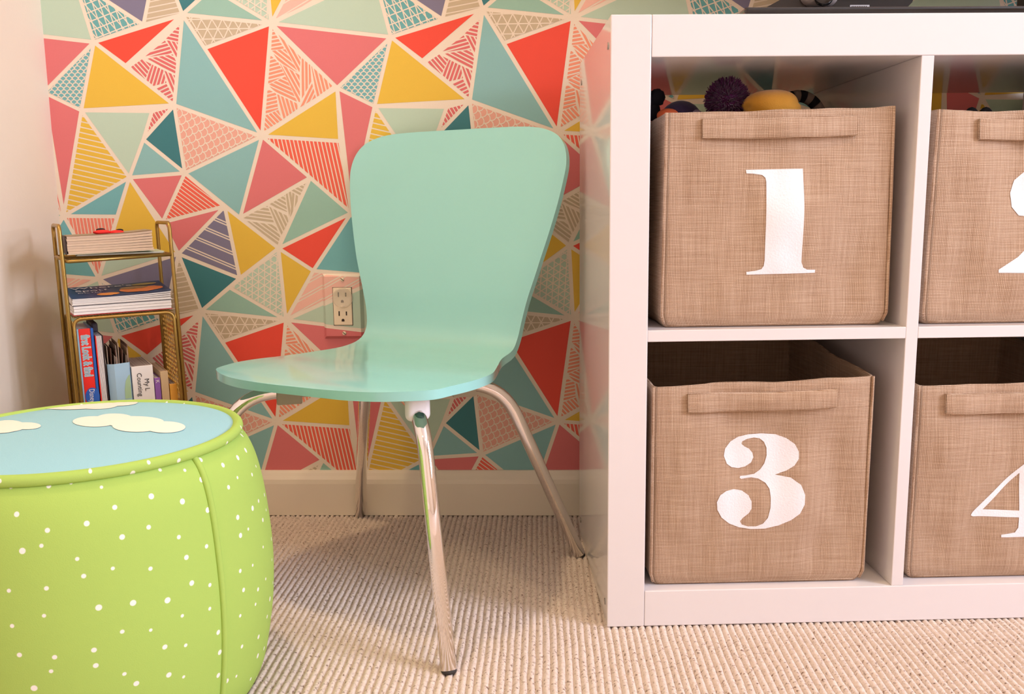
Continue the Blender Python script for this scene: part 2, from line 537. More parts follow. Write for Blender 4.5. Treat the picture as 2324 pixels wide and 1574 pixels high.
# carpet ------------------------------------------------------------
def carpet_material():
    mt = bpy.data.materials.new('loop_carpet')
    mt.use_nodes = True
    nt = mt.node_tree
    bs = nt.nodes['Principled BSDF']
    bs.inputs['Roughness'].default_value = .95
    bs.inputs['Specular IOR Level'].default_value = .1
    tc = nt.nodes.new('ShaderNodeTexCoord')
    n1 = nt.nodes.new('ShaderNodeTexNoise'); n1.inputs['Scale'].default_value = 260; n1.inputs['Detail'].default_value = 3
    n2 = nt.nodes.new('ShaderNodeTexNoise'); n2.inputs['Scale'].default_value = 700; n2.inputs['Detail'].default_value = 2
    for n in (n1, n2): nt.links.new(tc.outputs['Object'], n.inputs['Vector'])
    cr = nt.nodes.new('ShaderNodeValToRGB')
    e = cr.color_ramp.elements
    e[0].position = .28; e[0].color = lin((.48, .37, .30)) + (1,)
    e[1].position = .42; e[1].color = lin((.86, .79, .745)) + (1,)
    x = e.new(.75); x.color = lin((.91, .85, .805)) + (1,)
    nt.links.new(n1.outputs['Fac'], cr.inputs[0])
    nt.links.new(cr.outputs[0], bs.inputs['Base Color'])
    bp = nt.nodes.new('ShaderNodeBump')
    bp.inputs['Strength'].default_value = .6
    bp.inputs['Distance'].default_value = .001
    nt.links.new(n2.outputs['Fac'], bp.inputs['Height'])
    nt.links.new(bp.outputs['Normal'], bs.inputs['Normal'])
    return mt
M_carpet = carpet_material()
fl = tag(box('floor', (XL - .1, YF - .1, -.1), (XR + .1, .1, -.004), M_carpet), kind='structure')
pitch = .0092
nr = int((1.35 - XL) / pitch)
per = 6
ys = np.arange(-1.15, .0001, .0026)
xs = np.arange(nr * per + 1) / per
ribi = np.minimum(xs.astype(int), nr - 1)
prof = np.abs(np.sin(np.pi * xs)) ** .55
phase = rng.random(nr) * 6.28
wob = rng.normal(0, 1, (nr + 1, len(ys)))
ker = np.exp(-np.linspace(-2, 2, 25) ** 2); ker /= ker.sum()
wob = np.apply_along_axis(lambda a: np.convolve(a, ker, 'same'), 1, wob)
loop = rng.normal(0, 1, (nr, len(ys)))
ker2 = np.exp(-np.linspace(-2, 2, 5) ** 2); ker2 /= ker2.sum()
loop = np.apply_along_axis(lambda a: np.convolve(a, ker2, 'same'), 1, loop)
gx = XL + xs[:, None] * pitch + np.repeat(ys[None] * 0, len(xs), 0)
gx = gx + .0022 * wob[np.minimum(ribi, nr), :]  * 0 + .0016 * np.apply_along_axis(lambda a: np.convolve(a, np.ones(per * 2) / (per * 2), 'same'), 0, wob[ribi]) 
gy = np.repeat(ys[None], len(xs), 0)
lp = .5 + .5 * np.sin(2 * np.pi * gy / .0062 + phase[ribi][:, None] + 1.5 * loop[ribi])
gz = -.0042 + .0046 * prof[:, None] * (.80 + .20 * lp + .10 * loop[ribi]) 
Vn = np.stack([gx, gy, gz], -1).reshape(-1, 3).astype(np.float32)
nx_, ny_ = len(xs), len(ys)
ii, jj = np.meshgrid(np.arange(nx_ - 1), np.arange(ny_ - 1), indexing='ij')
q0 = (ii * ny_ + jj).ravel()
quads = np.stack([q0, q0 + ny_, q0 + ny_ + 1, q0 + 1], -1).astype(np.int32)
me = bpy.data.meshes.new('carpet_pile')
me.vertices.add(len(Vn)); me.vertices.foreach_set('co', Vn.ravel())
me.loops.add(quads.size); me.loops.foreach_set('vertex_index', quads.ravel())
me.polygons.add(len(quads)); me.polygons.foreach_set('loop_start', np.arange(0, quads.size, 4, dtype=np.int32))
me.polygons.foreach_set('use_smooth', np.ones(len(quads), dtype=bool))
me.update(calc_edges=True)
me.materials.append(M_carpet)
cp_ = bpy.data.objects.new('carpet_pile', me)
COL.objects.link(cp_)
cp_.parent = fl
tag(cp_, kind='stuff')

# recessed ceiling lamps ---------------------------------------------
M_glow = mat('lamp_glow', (1, .9, .7), .5, emit=(1, .85, .62), estr=9)
M_white = mat('white_plastic', (.93, .91, .89), .35)
for i, (x, y, p) in enumerate(LAMPS):
    t = tag(empty('ceiling_lamp', (x, y, CEIL)), 'recessed ceiling lamp ' + LAMP_AT[i], 'lamp', 'recessed ceiling lamps')
    lathe('ring', [(.075, 0), (.095, 0), (.095, -.006), (.075, -.008)], M_white, t, 32)
    lathe('diffuser', [(.001, -.002), (.074, -.002), (.074, -.001), (.001, -.001)], M_glow, t, 32)
    l = area('lamp_light', (0, 0, -.012), (0, 0, -1), .14, .14, p, WARM, 'DISK')
    l.parent = t

# ---------------------------------------------------------------- shelf unit
M_lac = mat('white_lacquer', (.90, .87, .865), .07, spec=.45)
SH = empty('cube_shelf', (0, -.4566, 0), (0, 0, .0588))
tag(SH, 'white glossy cube shelf unit standing against the patterned wall', 'shelf')
SA = .0588
S_U, S_N, S_0 = np.array([math.cos(SA), math.sin(SA), 0]), np.array([-math.sin(SA), math.cos(SA), 0]), np.array([0, -.4566, 0])
SD, SW, SHT = .374, .786, .79
def shelf_px(x, y, wd):
    d = ray(x, y)
    t = (wd - (CAM - S_0) @ S_N) / (d @ S_N)
    p = CAM + d * t - S_0
    return p @ S_U, p[2]
box('side_panel', (0, 0, 0), (.05, SD, SHT), M_lac, SH, .0012)
box('side_panel', (SW - .05, 0, 0), (SW, SD, SHT), M_lac, SH, .0012)
box('top_panel', (.0503, .0003, SHT - .05), (SW - .0503, SD, SHT), M_lac, SH, .0012)
box('bottom_panel', (.0503, .0003, 0), (SW - .0503, SD, .05), M_lac, SH, .0012)
box('upright_divider', (.385, .001, .05), (.401, SD, SHT - .05), M_lac, SH, .0008)
box('shelf_board', (.05, .001, .3875), (.385, SD, .4025), M_lac, SH, .0008)
box('shelf_board', (.401, .001, .3875), (SW - .05, SD, .4025), M_lac, SH, .0008)
M_steel = mat('steel', (.72, .70, .68), .3, 1)
for y, z in ((.022, .757), (.345, .757), (.022, .027), (.345, .027)):
    lathe('screw', [(.0045, 0), (.0045, .0008), (.003, .001)], M_steel, SH, 16, (-.0010, y, z), 'x')

def on_shelf(name, u, w, z, rz=0.):
    p = S_0 + S_U * u + S_N * w
    return empty(name, (p[0], p[1], z), (0, 0, SA + rz))

# ---------------------------------------------------------------- burlap bins
def burlap_material():
    mt = bpy.data.materials.new('burlap')
    mt.use_nodes = True
    nt = mt.node_tree
    N, Lk = nt.nodes, nt.links
    bs = N['Principled BSDF']
    bs.inputs['Roughness'].default_value = .85
    bs.inputs['Specular IOR Level'].default_value = .2
    uv = N.new('ShaderNodeUVMap')
    sp = N.new('ShaderNodeSeparateXYZ')
    Lk.new(uv.outputs[0], sp.inputs[0])
    wn_ = N.new('ShaderNodeTexNoise'); wn_.inputs['Scale'].default_value = 28; wn_.inputs['Detail'].default_value = 2
    Lk.new(uv.outputs[0], wn_.inputs['Vector'])
    def M_(op, a, b=None, c=None):
        n = N.new('ShaderNodeMath'); n.operation = op
        for i, v in enumerate((a, b, c)):
            if v is None: continue
            if isinstance(v, (int, float)): n.inputs[i].default_value = v
            else: Lk.new(v, n.inputs[i])
        return n.outputs[0]
    wv = M_('MULTIPLY', wn_.outputs['Fac'], .003)
    k = math.pi / .00205
    u_ = M_('MULTIPLY', M_('ADD', sp.outputs[0], wv), k)
    v_ = M_('MULTIPLY', M_('ADD', sp.outputs[1], wv), k)
    su, sv = M_('SINE', u_), M_('SINE', v_)
    chk = M_('GREATER_THAN', M_('MULTIPLY', su, sv), 0)
    au, av = M_('ABSOLUTE', su), M_('ABSOLUTE', sv)
    over = M_('ADD', M_('MULTIPLY', au, chk), M_('MULTIPLY', av, M_('SUBTRACT', 1, chk)))
    hgt = M_('MULTIPLY', M_('MULTIPLY', M_('POWER', au, .6), M_('POWER', av, .6)), M_('ADD', .6, M_('MULTIPLY', over, .4)))
    # streaks along warp and weft
    def streak(sx, sy):
        mp = N.new('ShaderNodeMapping'); mp.inputs['Scale'].default_value = (sx, sy, 1)
        Lk.new(uv.outputs[0], mp.inputs[0])
        n = N.new('ShaderNodeTexNoise'); n.inputs['Scale'].default_value = 1; n.inputs['Detail'].default_value = 2
        Lk.new(mp.outputs[0], n.inputs['Vector'])
        return n.outputs['Fac']
    st = M_('ADD', .5, M_('MULTIPLY', M_('ADD', streak(14, 430), streak(430, 14)), .5))
    cr = N.new('ShaderNodeValToRGB')
    e = cr.color_ramp.elements
    e[0].position = .0; e[0].color = lin((.54, .40, .30)) + (1,)
    e[1].position = .55; e[1].color = lin((.74, .62, .51)) + (1,)
    x = e.new(1.0); x.color = lin((.88, .78, .69)) + (1,)
    Lk.new(M_('ADD', M_('MULTIPLY', hgt, .75), M_('MULTIPLY', M_('SUBTRACT', st, .86), 1.0)), cr.inputs[0])
    Lk.new(cr.outputs[0], bs.inputs['Base Color'])
    bp = N.new('ShaderNodeBump'); bp.inputs['Strength'].default_value = .7; bp.inputs['Distance'].default_value = .0006
    Lk.new(hgt, bp.inputs['Height'])
    Lk.new(bp.outputs['Normal'], bs.inputs['Normal'])
    return mt
M_burlap = burlap_material()
M_print = mat('white_print', (.95, .93, .94), .6, noise=.03, nscale=400, bump=.4, bscale=420)

def poly_surface(name, polys, fn, mt, parent, off=.0006, maxlen=.008):
    """flat outlines (x, z) laid on a wavy front surface"""
    bm = bmesh.new()
    for k, P in enumerate(polys):
        vs_ = [bm.verts.new((a, 0, c)) for a, c in ccw(P)]
        bm.faces.new(vs_)
    bm.normal_update()
    bmesh.ops.triangulate(bm, faces=bm.faces[:])
    for _ in range(5):
        es = [e for e in bm.edges if e.calc_length() > maxlen]
        if not es: break
        bmesh.ops.subdivide_edges(bm, edges=es, cuts=1)
        bmesh.ops.triangulate(bm, faces=[f for f in bm.faces if len(f.verts) > 3])
    for v in bm.verts:
        v.co.y = fn(v.co.x, v.co.z) - off
    bmesh.ops.recalc_face_normals(bm, faces=bm.faces)
    return bm_obj(name, bm, mt, parent, True)

def make_bin(label, u0, u1, zb, h, wd, depth, digit, hand, seed, dz=(0, 0), open_top=0., taper=(0, 0)):
    """u0..u1 on the shelf, zb bottom, wd set-back; hand = handle (u0,u1,z0,z1) in shelf coordinates"""
    T = on_shelf('fabric_bin', u0, wd, zb)
    tag(T, label, 'bin', 'numbered burlap bins in the shelf')
    W = u1 - u0
    rs = random.Random(seed)
    ox, oz = rs.random() * 9, rs.random() * 9
    def fn(x, z):
        a, c = x / W, z / h
        env = max(0., min(1, a * 7)) * max(0., min(1, (1 - a) * 7)) * max(0, min(1., c * 6))
        y = -.004 * math.sin(math.pi * min(max(a, 0), 1)) * math.sin(math.pi * min(1, max(c, 0)) ** .8)
        y += env * (0.015 * mnoise.noise((x * 10 + ox, z * 6 + oz, seed)) + .0045 * mnoise.noise((x * 26 + ox, z * 15 + oz, seed + 4)))
        fold = max(0, .35 - c) / .35
        y += env * fold * .006 * mnoise.noise((x * 34 + ox, z * 9, seed + 9))
        return y
    def top(x, y):   # height of the rim
        a = x / W
        return h + dz[0] * (1 - a) + dz[1] * a + .003 * mnoise.noise((x * 14 + ox, y * 9, seed)) + open_top * min(1, max(0, y / depth))
    # perimeter, counter-clockwise from front left
    per = []
    r = .006
    for k in range(41): per.append((r + (W - 2 * r) * k / 40, 0., 'f'))
    for k in range(1, 4): an = -math.pi / 2 + math.pi / 2 * k / 4; per.append((W - r + r * math.cos(an), r + r * math.sin(an), 'c'))
    for k in range(17): per.append((W, r + (depth - 2 * r) * k / 16, 'r'))
    for k in range(1, 4): an = math.pi / 2 * k / 4; per.append((W - r + r * math.cos(an), depth - r + r * math.sin(an), 'c'))
    for k in range(17): per.append((W - r - (W - 2 * r) * k / 16, depth, 'b'))
    for k in range(1, 4): an = math.pi / 2 + math.pi / 2 * k / 4; per.append((r + r * math.cos(an), depth - r + r * math.sin(an), 'c'))
    for k in range(17): per.append((0., depth - r - (depth - 2 * r) * k / 16, 'l'))
    for k in range(1, 4): an = math.pi + math.pi / 2 * k / 4; per.append((r + r * math.cos(an), r + r * math.sin(an), 'c'))
    n = len(per)
    ln = [0.]
    for i in range(1, n): ln.append(ln[-1] + math.hypot(per[i][0] - per[i - 1][0], per[i][1] - per[i - 1][1]))
    rows = 30
    V, UV, Fc = [], [], []
    def pt(i, t, inner):
        x, y, s = per[i]
        z = t * top(x, y)
        ins = .007 * max(0, 1 - t / .07) ** 2 + (.003 if inner else 0)
        cx_, cy_ = W / 2, depth / 2
        # taper left / right edges with height
        xx = x + taper[0] * (1 - t) * (1 - x / W) + taper[1] * (1 - t) * (x / W)
        yy = y
        if s == 'f': yy += fn(x, z)
        elif s == 'r': xx += .006 * math.sin(math.pi * y / depth) * math.sin(math.pi * t) * .4 + .004 * mnoise.noise((y * 12, z * 10, seed + 2))* math.sin(math.pi * y / depth) - open_top * 0
        elif s == 'l': xx += .008 * mnoise.noise((y * 12, z * 8, seed + 5)) * math.sin(math.pi * y / depth)
        xx += ins * (1 if xx < cx_ else -1) * min(1, abs(xx - cx_) / (.3 * W))
        yy += ins * (1 if yy < cy_ else -1) * min(1, abs(yy - cy_) / (.3 * depth))
        return (xx, yy, z if not inner else max(z, .004))
    for inner in (0, 1):
        for j in range(rows + 1):
            t = j / rows
            if j < 6: t = (j / 6) ** 1.5 * (6 / rows)
            for i in range(n):
                p = pt(i, t, inner)
                V.append(p); UV.append((ln[i], p[2]))
    def id_(inner, j, i): return inner * (rows + 1) * n + j * n + i % n
    for j in range(rows):
        for i in range(n):
            Fc.append((id_(0, j, i), id_(0, j, i + 1), id_(0, j + 1, i + 1), id_(0, j + 1, i)))
            Fc.append((id_(1, j, i + 1), id_(1, j, i), id_(1, j + 1, i), id_(1, j + 1, i + 1)))
    for i in range(n):
        Fc.append((id_(0, rows, i), id_(0, rows, i + 1), id_(1, rows, i + 1), id_(1, rows, i)))
    Fc.append(tuple(id_(0, 0, i) for i in range(n - 1, -1, -1)))
    Fc.append(tuple(id_(1, 0, i) for i in range(n)))
    mesh('body', V, Fc, M_burlap, T, True, uvs=UV)
    # seams: folded fabric edges
    for idx in (0, 40):
        x, y, s = per[idx]
        sg = -1 if idx == 0 else 1
        pts = []
        for j in range(25):
            t = .02 + .98 * j / 24
            p = pt(idx, t, 0)
            pts.append((p[0] + sg * .005, p[1] + .0005, p[2]))
        Vs, Fs = tube_geo(pts, .0021, 8)
        mesh('seam', Vs, Fs, M_burlap, T, True, uvs=[(v[0] + v[1], v[2]) for v in Vs])
    pts = [(pt(i, .0, 0)[0], pt(i, .0, 0)[1] - .0005, .0032) for i in range(0, 41, 2)]
    Vs, Fs = tube_geo(pts, .0024, 8)
    mesh('seam', Vs, Fs, M_burlap, T, True, uvs=[(v[0], v[2] + v[1]) for v in Vs])
    # handle: a flat strap sewn at both ends
    hu0, hu1, hz0, hz1 = hand
    hu0 -= u0; hu1 -= u0; hz0 -= zb; hz1 -= zb
    V, UV, Fc = [], [], []
    nk = 30
    for layer in (0, 1):
        for k in range(nk + 1):
            x = hu0 + (hu1 - hu0) * k / nk
            sl = dz[1] - dz[0]
            sag = (sl * (x / W - .5)) * .7
            for z in (hz0, hz0 + .001, hz1 - .001, hz1):
                edge = .0008 if z in (hz0, hz1) else 0
                bow = .004 * math.sin(math.pi * k / nk) ** .7 if layer == 0 else .001
                zz = z + sag - .0015 * math.sin(math.pi * k / nk)
                V.append((x, fn(x, zz) - (.0050 + bow - edge if layer == 0 else .0002 - .0), zz)); UV.append((x + .4, zz))
    def hid(l, k, q): return (l * (nk + 1) + k) * 4 + q
    for k in range(nk):
        for q in range(3):
            Fc.append((hid(0, k, q), hid(0, k + 1, q), hid(0, k + 1, q + 1), hid(0, k, q + 1)))
        Fc.append((hid(0, k, 0), hid(1, k, 0), hid(1, k + 1, 0), hid(0, k + 1, 0)))
        Fc.append((hid(0, k, 3), hid(0, k + 1, 3), hid(1, k + 1, 3), hid(1, k, 3)))
    for k in (0, nk):
        Fc.append((hid(0, k, 0), hid(0, k, 3), hid(1, k, 3), hid(1, k, 0)))
    mesh('handle', V, Fc, M_burlap, T, True, uvs=UV)
    polys = [[(shelf_px(x, y, wd)[0] - u0, shelf_px(x, y, wd)[1] - zb) for x, y in P] for P in digit]
    o = poly_surface('numeral', polys, fn, M_print, T)
    return T, fn

def crop(ox, oy, s, pts): return [(ox + x / s, oy + y / s) for x, y in pts]
D1 = [crop(1440, 220, 2.81, [(705, 465), (1065, 458), (1063, 600), (1058, 800), (1052, 1050), (1065, 1085), (1090, 1098), (1145, 1099), (1143, 1118), (930, 1125), (708, 1131), (708, 1113), (760, 1107), (800, 1096), (815, 1075), (820, 1040), (826, 780), (830, 540), (825, 515), (805, 498), (750, 490), (708, 488)])]
D3 = [crop(1440, 740, 2.2485, [(455, 660), (462, 625), (490, 590), (530, 565), (580, 552), (650, 548), (720, 552), (775, 570), (815, 598), (833, 635), (832, 670), (810, 705), (770, 732), (715, 755), (790, 765), (840, 800), (860, 850), (858, 900), (835, 945), (790, 980), (730, 1008), (660, 1025), (590, 1030), (530, 1022), (480, 1002), (440, 970), (418, 930), (415, 890), (432, 855), (465, 835), (505, 828), (545, 835), (578, 858), (594, 890), (594, 925), (580, 950), (550, 975), (536, 992), (545, 1008), (575, 1017), (615, 1015), (650, 1000), (675, 970), (688, 920), (690, 870), (685, 825), (665, 795), (630, 775), (595, 770), (560, 775), (545, 778), (536, 772), (540, 763), (570, 760), (610, 752), (640, 730), (662, 700), (675, 660), (675, 620), (662, 590), (640, 573), (610, 568), (575, 575), (550, 588), (547, 600), (560, 612), (585, 625), (602, 645), (607, 668), (595, 695), (565, 715), (530, 723), (495, 718), (470, 700)])]
g2 = [(0, 0), (.95, 0), (1, .36), (.93, .36), (.88, .26), (.78, .20), (.5, .22), (.42, .24), (.62, .35), (.85, .48), (.97, .62), (.97, .78), (.86, .92), (.68, .99), (.5, 1), (.33, .96), (.21, .87), (.16, .75), (.17, .62), (.25, .54), (.36, .53), (.46, .59), (.49, .69), (.45, .78), (.37, .85), (.37, .91), (.45, .95), (.53, .93), (.61, .85), (.63, .7), (.59, .52), (.42, .32), (.22, .15), (.0, .03)]
D2 = [[(2260 + x * 205, 618 - y * 240) for x, y in g2]]
D4 = [crop(1980, 740, 2.25, q) for q in ([(497, 960), (510, 940), (800, 668), (862, 625), (862, 650), (745, 745), (560, 932), (540, 950)],
      [(497, 962), (510, 968), (950, 966), (950, 935), (555, 932), (505, 945)], [(745, 745), (862, 640), (862, 1020), (880, 1045), (935, 1056), (935, 1069), (645, 1069), (645, 1056), (715, 1045), (732, 1020)])]
make_bin('open burlap bin printed with a white 1, filled with soft toys', .073, .364, .403, .275, .02, .32, D1, (.119, .316, .6445, .669), 1, (-.002, .003), taper=(-.003, .004))
make_bin('burlap bin printed with a white 2 in the upper right cube', .419, .715, .403, .272, .02, .32, D2, (.473, .665, .639, .665), 2, (.001, .0), taper=(-.005, .004))
make_bin('burlap bin printed with a white 3, empty, in the lower left cube', .060, .352, .0505, .278, .014, .33, D3, (.106, .300, .2945, .3185), 3, (-.003, .008), open_top=.020)
make_bin('burlap bin printed with a white 4 at the right edge', .414, .712, .0505, .271, .018, .33, D4, (.450, .660, .2845, .311), 4, (.0, .002), open_top=.022)

# ---------------------------------------------------------------- toys in the bins
def ico(name, rad, mt, parent, sub=3, scale=(1, 1, 1), loc=(0, 0, 0), bumpy=0., seed=0, rot=None):
    bm = bmesh.new()
    bmesh.ops.create_icosphere(bm, subdivisions=sub, radius=1)
    for v in bm.verts:
        d = v.co.normalized()
        r = rad * (1 + bumpy * mnoise.noise(d * 2.3 + Vector((seed, 0, 0))))
        p = Vector((d.x * r * scale[0], d.y * r * scale[1], d.z * r * scale[2]))
        if rot: p = rot @ p
        v.co = p + Vector(loc)
    return bm_obj(name, bm, mt, parent, True)

M_pom = mat('purple_yarn', (.34, .04, .30), .95, sheen=.4)
t = tag(on_shelf('yarn_pompom', .176, .12, .702), 'shaggy dark purple yarn pompom poking out of the bin numbered 1', 'pompom')
ico('core', .0235, M_pom, t)
V, Fc = [], []
for i in range(2600):
    d = Vector(rng.normal(0, 1, 3)).normalized()
    a = d.orthogonal().normalized()
    a = Matrix.Rotation(rng.random() * 6.28, 3, d) @ a
    L_ = .030 + rng.normal(0, .0012)
    bnd = Vector(rng.normal(0, .1, 3))
    s = len(V)
    p0, p1 = d * .020, (d + bnd * .5).normalized() * L_
    V += [p0 + a * .0007, p0 - a * .0007, p1 - a * .0005, p1 + a * .0005]
    Fc.append((s, s + 1, s + 2, s + 3))
tag(mesh('yarn_strands', V, Fc, M_pom, t), kind='stuff')
M_yel = mat('yellow_plush', (.88, .62, .16), .8, sheen=.3, bump=.5, bscale=900)
t = tag(on_shelf('plush_toy', .232, .10, .690), 'smooth yellow oval plush toy beside the purple pompom', 'toy')
bm = bmesh.new()
bmesh.ops.create_icosphere(bm, subdivisions=4, radius=1)
for v in bm.verts:
    d = v.co.copy()
    f_ = 1 + .12 * max(0, -d.z)
    sx = .0375 * (1 - .10 * d.x * (d.z > 0))
    v.co = Vector((math.copysign(abs(d.x) ** .85, d.x) * sx * f_, d.y * .033, math.copysign(abs(d.z) ** .9, d.z) * .0225))
bm_obj('body', bm, M_yel, t, True)
tube('seam', [(.0372 * math.cos(a), .0, .0222 * math.sin(a)) for a in [math.pi * (.1 + .8 * k / 20) for k in range(21)]], .0006, mat('orange_felt', (.85, .5, .12), .9), t, 6)
M_str1 = mat('grey_beige_plush', (.55, .48, .42), .9)
M_str2 = mat('black_plush', (.08, .07, .08), .9)
t = tag(on_shelf('striped_plush_tail', .30, .19, .68), 'black striped grey plush tail curling behind the yellow toy', 'toy')
arc = [(.0 + .037 * math.cos(a) - .002, 0, -.01 + .045 * math.sin(a)) for a in [math.pi * (.95 - .85 * k / 22) for k in range(23)]]
for k in range(22):
    if k % 2 == 0:
        tube('stripe' if k % 4 == 0 else 'fur_band', arc[k:k + 3], .0085, M_str2 if k % 4 == 0 else M_str1, t, 14)
M_navy = mat('dark_purple_fleece', (.20, .13, .27), .9, sheen=.3)
M_lil = mat('lilac_fleece', (.62, .55, .62), .9)
M_orf = mat('orange_fleece', (.90, .42, .22), .9)
M_nav2 = mat('black_navy_fleece', (.07, .06, .11), .9)
t = tag(on_shelf('plush_toy', .118, .145, .680), 'dark purple plush with lilac patch at the left rim of the bin', 'toy')
ico('head', .026, M_navy, t, 3, (1.1, .9, .95), (0, 0, 0))
ico('patch', .02, M_lil, t, 3, (1, .8, .85), (.014, -.008, -.004))
ico('beak', .012, M_orf, t, 3, (1.3, 1, .8), (-.021, -.016, .003))
t = tag(on_shelf('plush_bow', .079, .16, .707), 'small black bow shaped plush at the upper left of the bin', 'toy')
for sx in (-1, 1):
    ico('loop', .011, M_nav2, t, 3, (1.0, .7, 1.1), (sx * .0085, 0, .004), .2, sx)
ico('knot', .007, M_nav2, t, 2)
ico('tail', .011, M_nav2, t, 2, (1.1, .7, 1.3), (0.002, .003, -.014))
# bin 2
t = tag(on_shelf('plush_zebra_ears', .531, .13, .668), 'pair of small black and white plush ears above the bin numbered 2', 'toy')
ico('head', .02, M_str1, t, 3, (1.1, .9, .8), (0, .004, -.012))
for sx in (-1, 1):
    e_ = tube('ear', [(sx * .010 + .009 * math.cos(a), 0, .003 + .017 * math.sin(a)) for a in [math.pi * k / 10 for k in range(11)]], .0035, M_str2, t, 8)
    ico('ear_lining', .007, M_lil, t, 2, (.8, .6, 1.5), (sx * .010, .001, .007))
t = tag(on_shelf('red_plush_ball', .585, .12, .655), 'rounded dark red plush barely showing above the bin numbered 2', 'toy')
ico('body', .022, mat('dark_red_fleece', (.45, .12, .14), .9), t, 3, (1.2, .9, 1), (0, 0, 0), .05)
lathe('collar', [(.012, 0), (.015, .002), (.012, .004)], M_str2, t, 16, (0, 0, .016))
t = tag(on_shelf('black_plush_ball', .617, .12, .656), 'black plush hump at the right photo edge above the bin numbered 2', 'toy')
ico('body', .023, M_str2, t, 3, (1.2, .9, 1), (0, 0, 0), .08, 3)
ico('tuft', .006, M_nav2, t, 2, (1, 1, 1.2), (.008, 0, .021))

# ---------------------------------------------------------------- things on top of the shelf
M_gloss = mat('black_gloss', (.05, .045, .055), .08, coat=.5)
M_bplast = mat('black_plastic', (.06, .055, .06), .3)
M_gun = mat('gunmetal_plastic', (.62, .58, .57), .3, .2)
t = tag(on_shelf('television', .165, .004, SHT), 'black television whose thin glass base lies on the white shelf', 'television')
bm_obj('base_plate', box_bm((0, 0, 0), (.60, .26, .009), .0035, 3), M_gloss, t)
box('neck', (.46, .18, .008), (.56, .22, .16), M_bplast, t, .006)
tvp = box('screen_panel', (-.02, .165, .10), (1.00, .195, .70), M_bplast, t, .006)
box('screen', (.0, .1635, .125), (.98, .1655, .685), M_gloss, tvp, .0005)
t = tag(on_shelf('set_top_box', .256, .055, SHT + .0097), 'black set top box with a pale sticker on the glass base', 'box')
b = bmesh.new()
pr2 = [(.010, .0035), (.128, .0035), (.140, .016), (.140, .034), (.0, .034), (.0, .012)]
vsf = [b.verts.new((x, 0, z)) for x, z in pr2]
vsb = [b.verts.new((x, .12, z)) for x, z in pr2]
b.faces.new(vsf); b.faces.new(vsb[::-1])
for i in range(6):
    b.faces.new((vsf[i], vsb[i], vsb[(i + 1) % 6], vsf[(i + 1) % 6]))
bmesh.ops.recalc_face_normals(b, faces=b.faces)
bmesh.ops.bevel(b, geom=list(b.edges), offset=.0012, segments=2, affect='EDGES')
bm_obj('case', b, M_bplast, t)
box('front_strip', (.004, -.0012, .018), (.136, .001, .022), M_gun, t, .0004)
for x in (.018, .112):
    lathe('foot', [(.005, -.0003), (.005, .004), (.004, .0045)], M_gun, t, 16, (x, .012, -.0002))
st = box('sticker', (.058, -.0006, .0060), (.083, .0005, .0115), mat('pale_sticker', (.72, .72, .74), .5), t)
for k in range(9):
    x = .060 + k * .0023
    box('sticker_print', (x, -.0008, .0072), (x + .0012, -.0004, .0102), M_bplast, st)
t = tag(on_shelf('motion_sensor', .225, .035, SHT + .0094), 'grey rounded camera sensor with a dark oval lens and slanted foot', 'camera')
b = box_bm((.018, -.012, .006), (.066, .035, .06), .013, 5)
bm_obj('head', b, M_gun, t, True)
lathe('lens', [(.0125, 0), (.0125, .002), (.0095, .0032), (.003, .0038)], M_gloss, t, 28, (.043, -.0115, .016), 'y')
V = [(-.035, .0, 0), (.05, .0, 0), (.05, .05, 0), (-.035, .05, 0), (.022, .004, .03), (.05, .004, .03), (.05, .045, .03), (.022, .045, .03)]
mesh('foot', V, [(0, 3, 2, 1), (4, 5, 6, 7), (0, 1, 5, 4), (1, 2, 6, 5), (2, 3, 7, 6), (3, 0, 4, 7)], mat('brown_black_plastic', (.13, .10, .085), .25), t)
M_char = mat('charcoal_board', (.27, .24, .27), .6)
t = tag(empty('dark_board', (.727, -.034, 0)), 'dark grey upright board standing behind the shelf', 'board')
box('panel', (0, 0, .001), (.28, .014, .745), M_char, t, .001)
box('edge_strip', (.002, .002, .745), (.278, .012, .748), M_bplast, t)

# ---------------------------------------------------------------- outlet
OX0, OX1, OZ0, OZ1 = -.4795, -.4070, .3300, .4470
M_cream = mat('ivory_plastic', (.95, .88, .77), .3)
M_slot = mat('slot_dark', (.16, .08, .06), .6)
T = tag(empty('wall_outlet', ((OX0 + OX1) / 2, 0, (OZ0 + OZ1) / 2)), 'ivory wall outlet whose cover plate is papered like the wall', 'outlet')
ocx, ocz = (OX0 + OX1) / 2, (OZ0 + OZ1) / 2
OB, OH = .0048, .0062   # bevel run, height
def plate_y(a, c):
    d = min(a - OX0, OX1 - a, c - OZ0, OZ1 - c)
    return -.001 - OH * min(1, max(0, d / OB)) ** .8
hx, hz = (OX1 - OX0) / 2, (OZ1 - OZ0) / 2
V = [(-hx, -.0006, -hz), (hx, -.0006, -hz), (hx, -.0006, hz), (-hx, -.0006, hz), (-hx, -.001, -hz), (hx, -.001, -hz), (hx, -.001, hz), (-hx, -.001, hz),
     (-hx + OB, -.001 - OH, -hz + OB), (hx - OB, -.001 - OH, -hz + OB), (hx - OB, -.001 - OH, hz - OB), (-hx + OB, -.001 - OH, hz - OB)]
Fc = [(0, 3, 2, 1), (8, 9, 10, 11)]
for a in range(4):
    c = (a + 1) % 4
    Fc += [(a, c, 4 + c, 4 + a), (4 + a, 4 + c, 8 + c, 8 + a)]
mesh('cover_plate', V, Fc, PM['cream'], T)
Vp, Fp, fmp = [], [], []
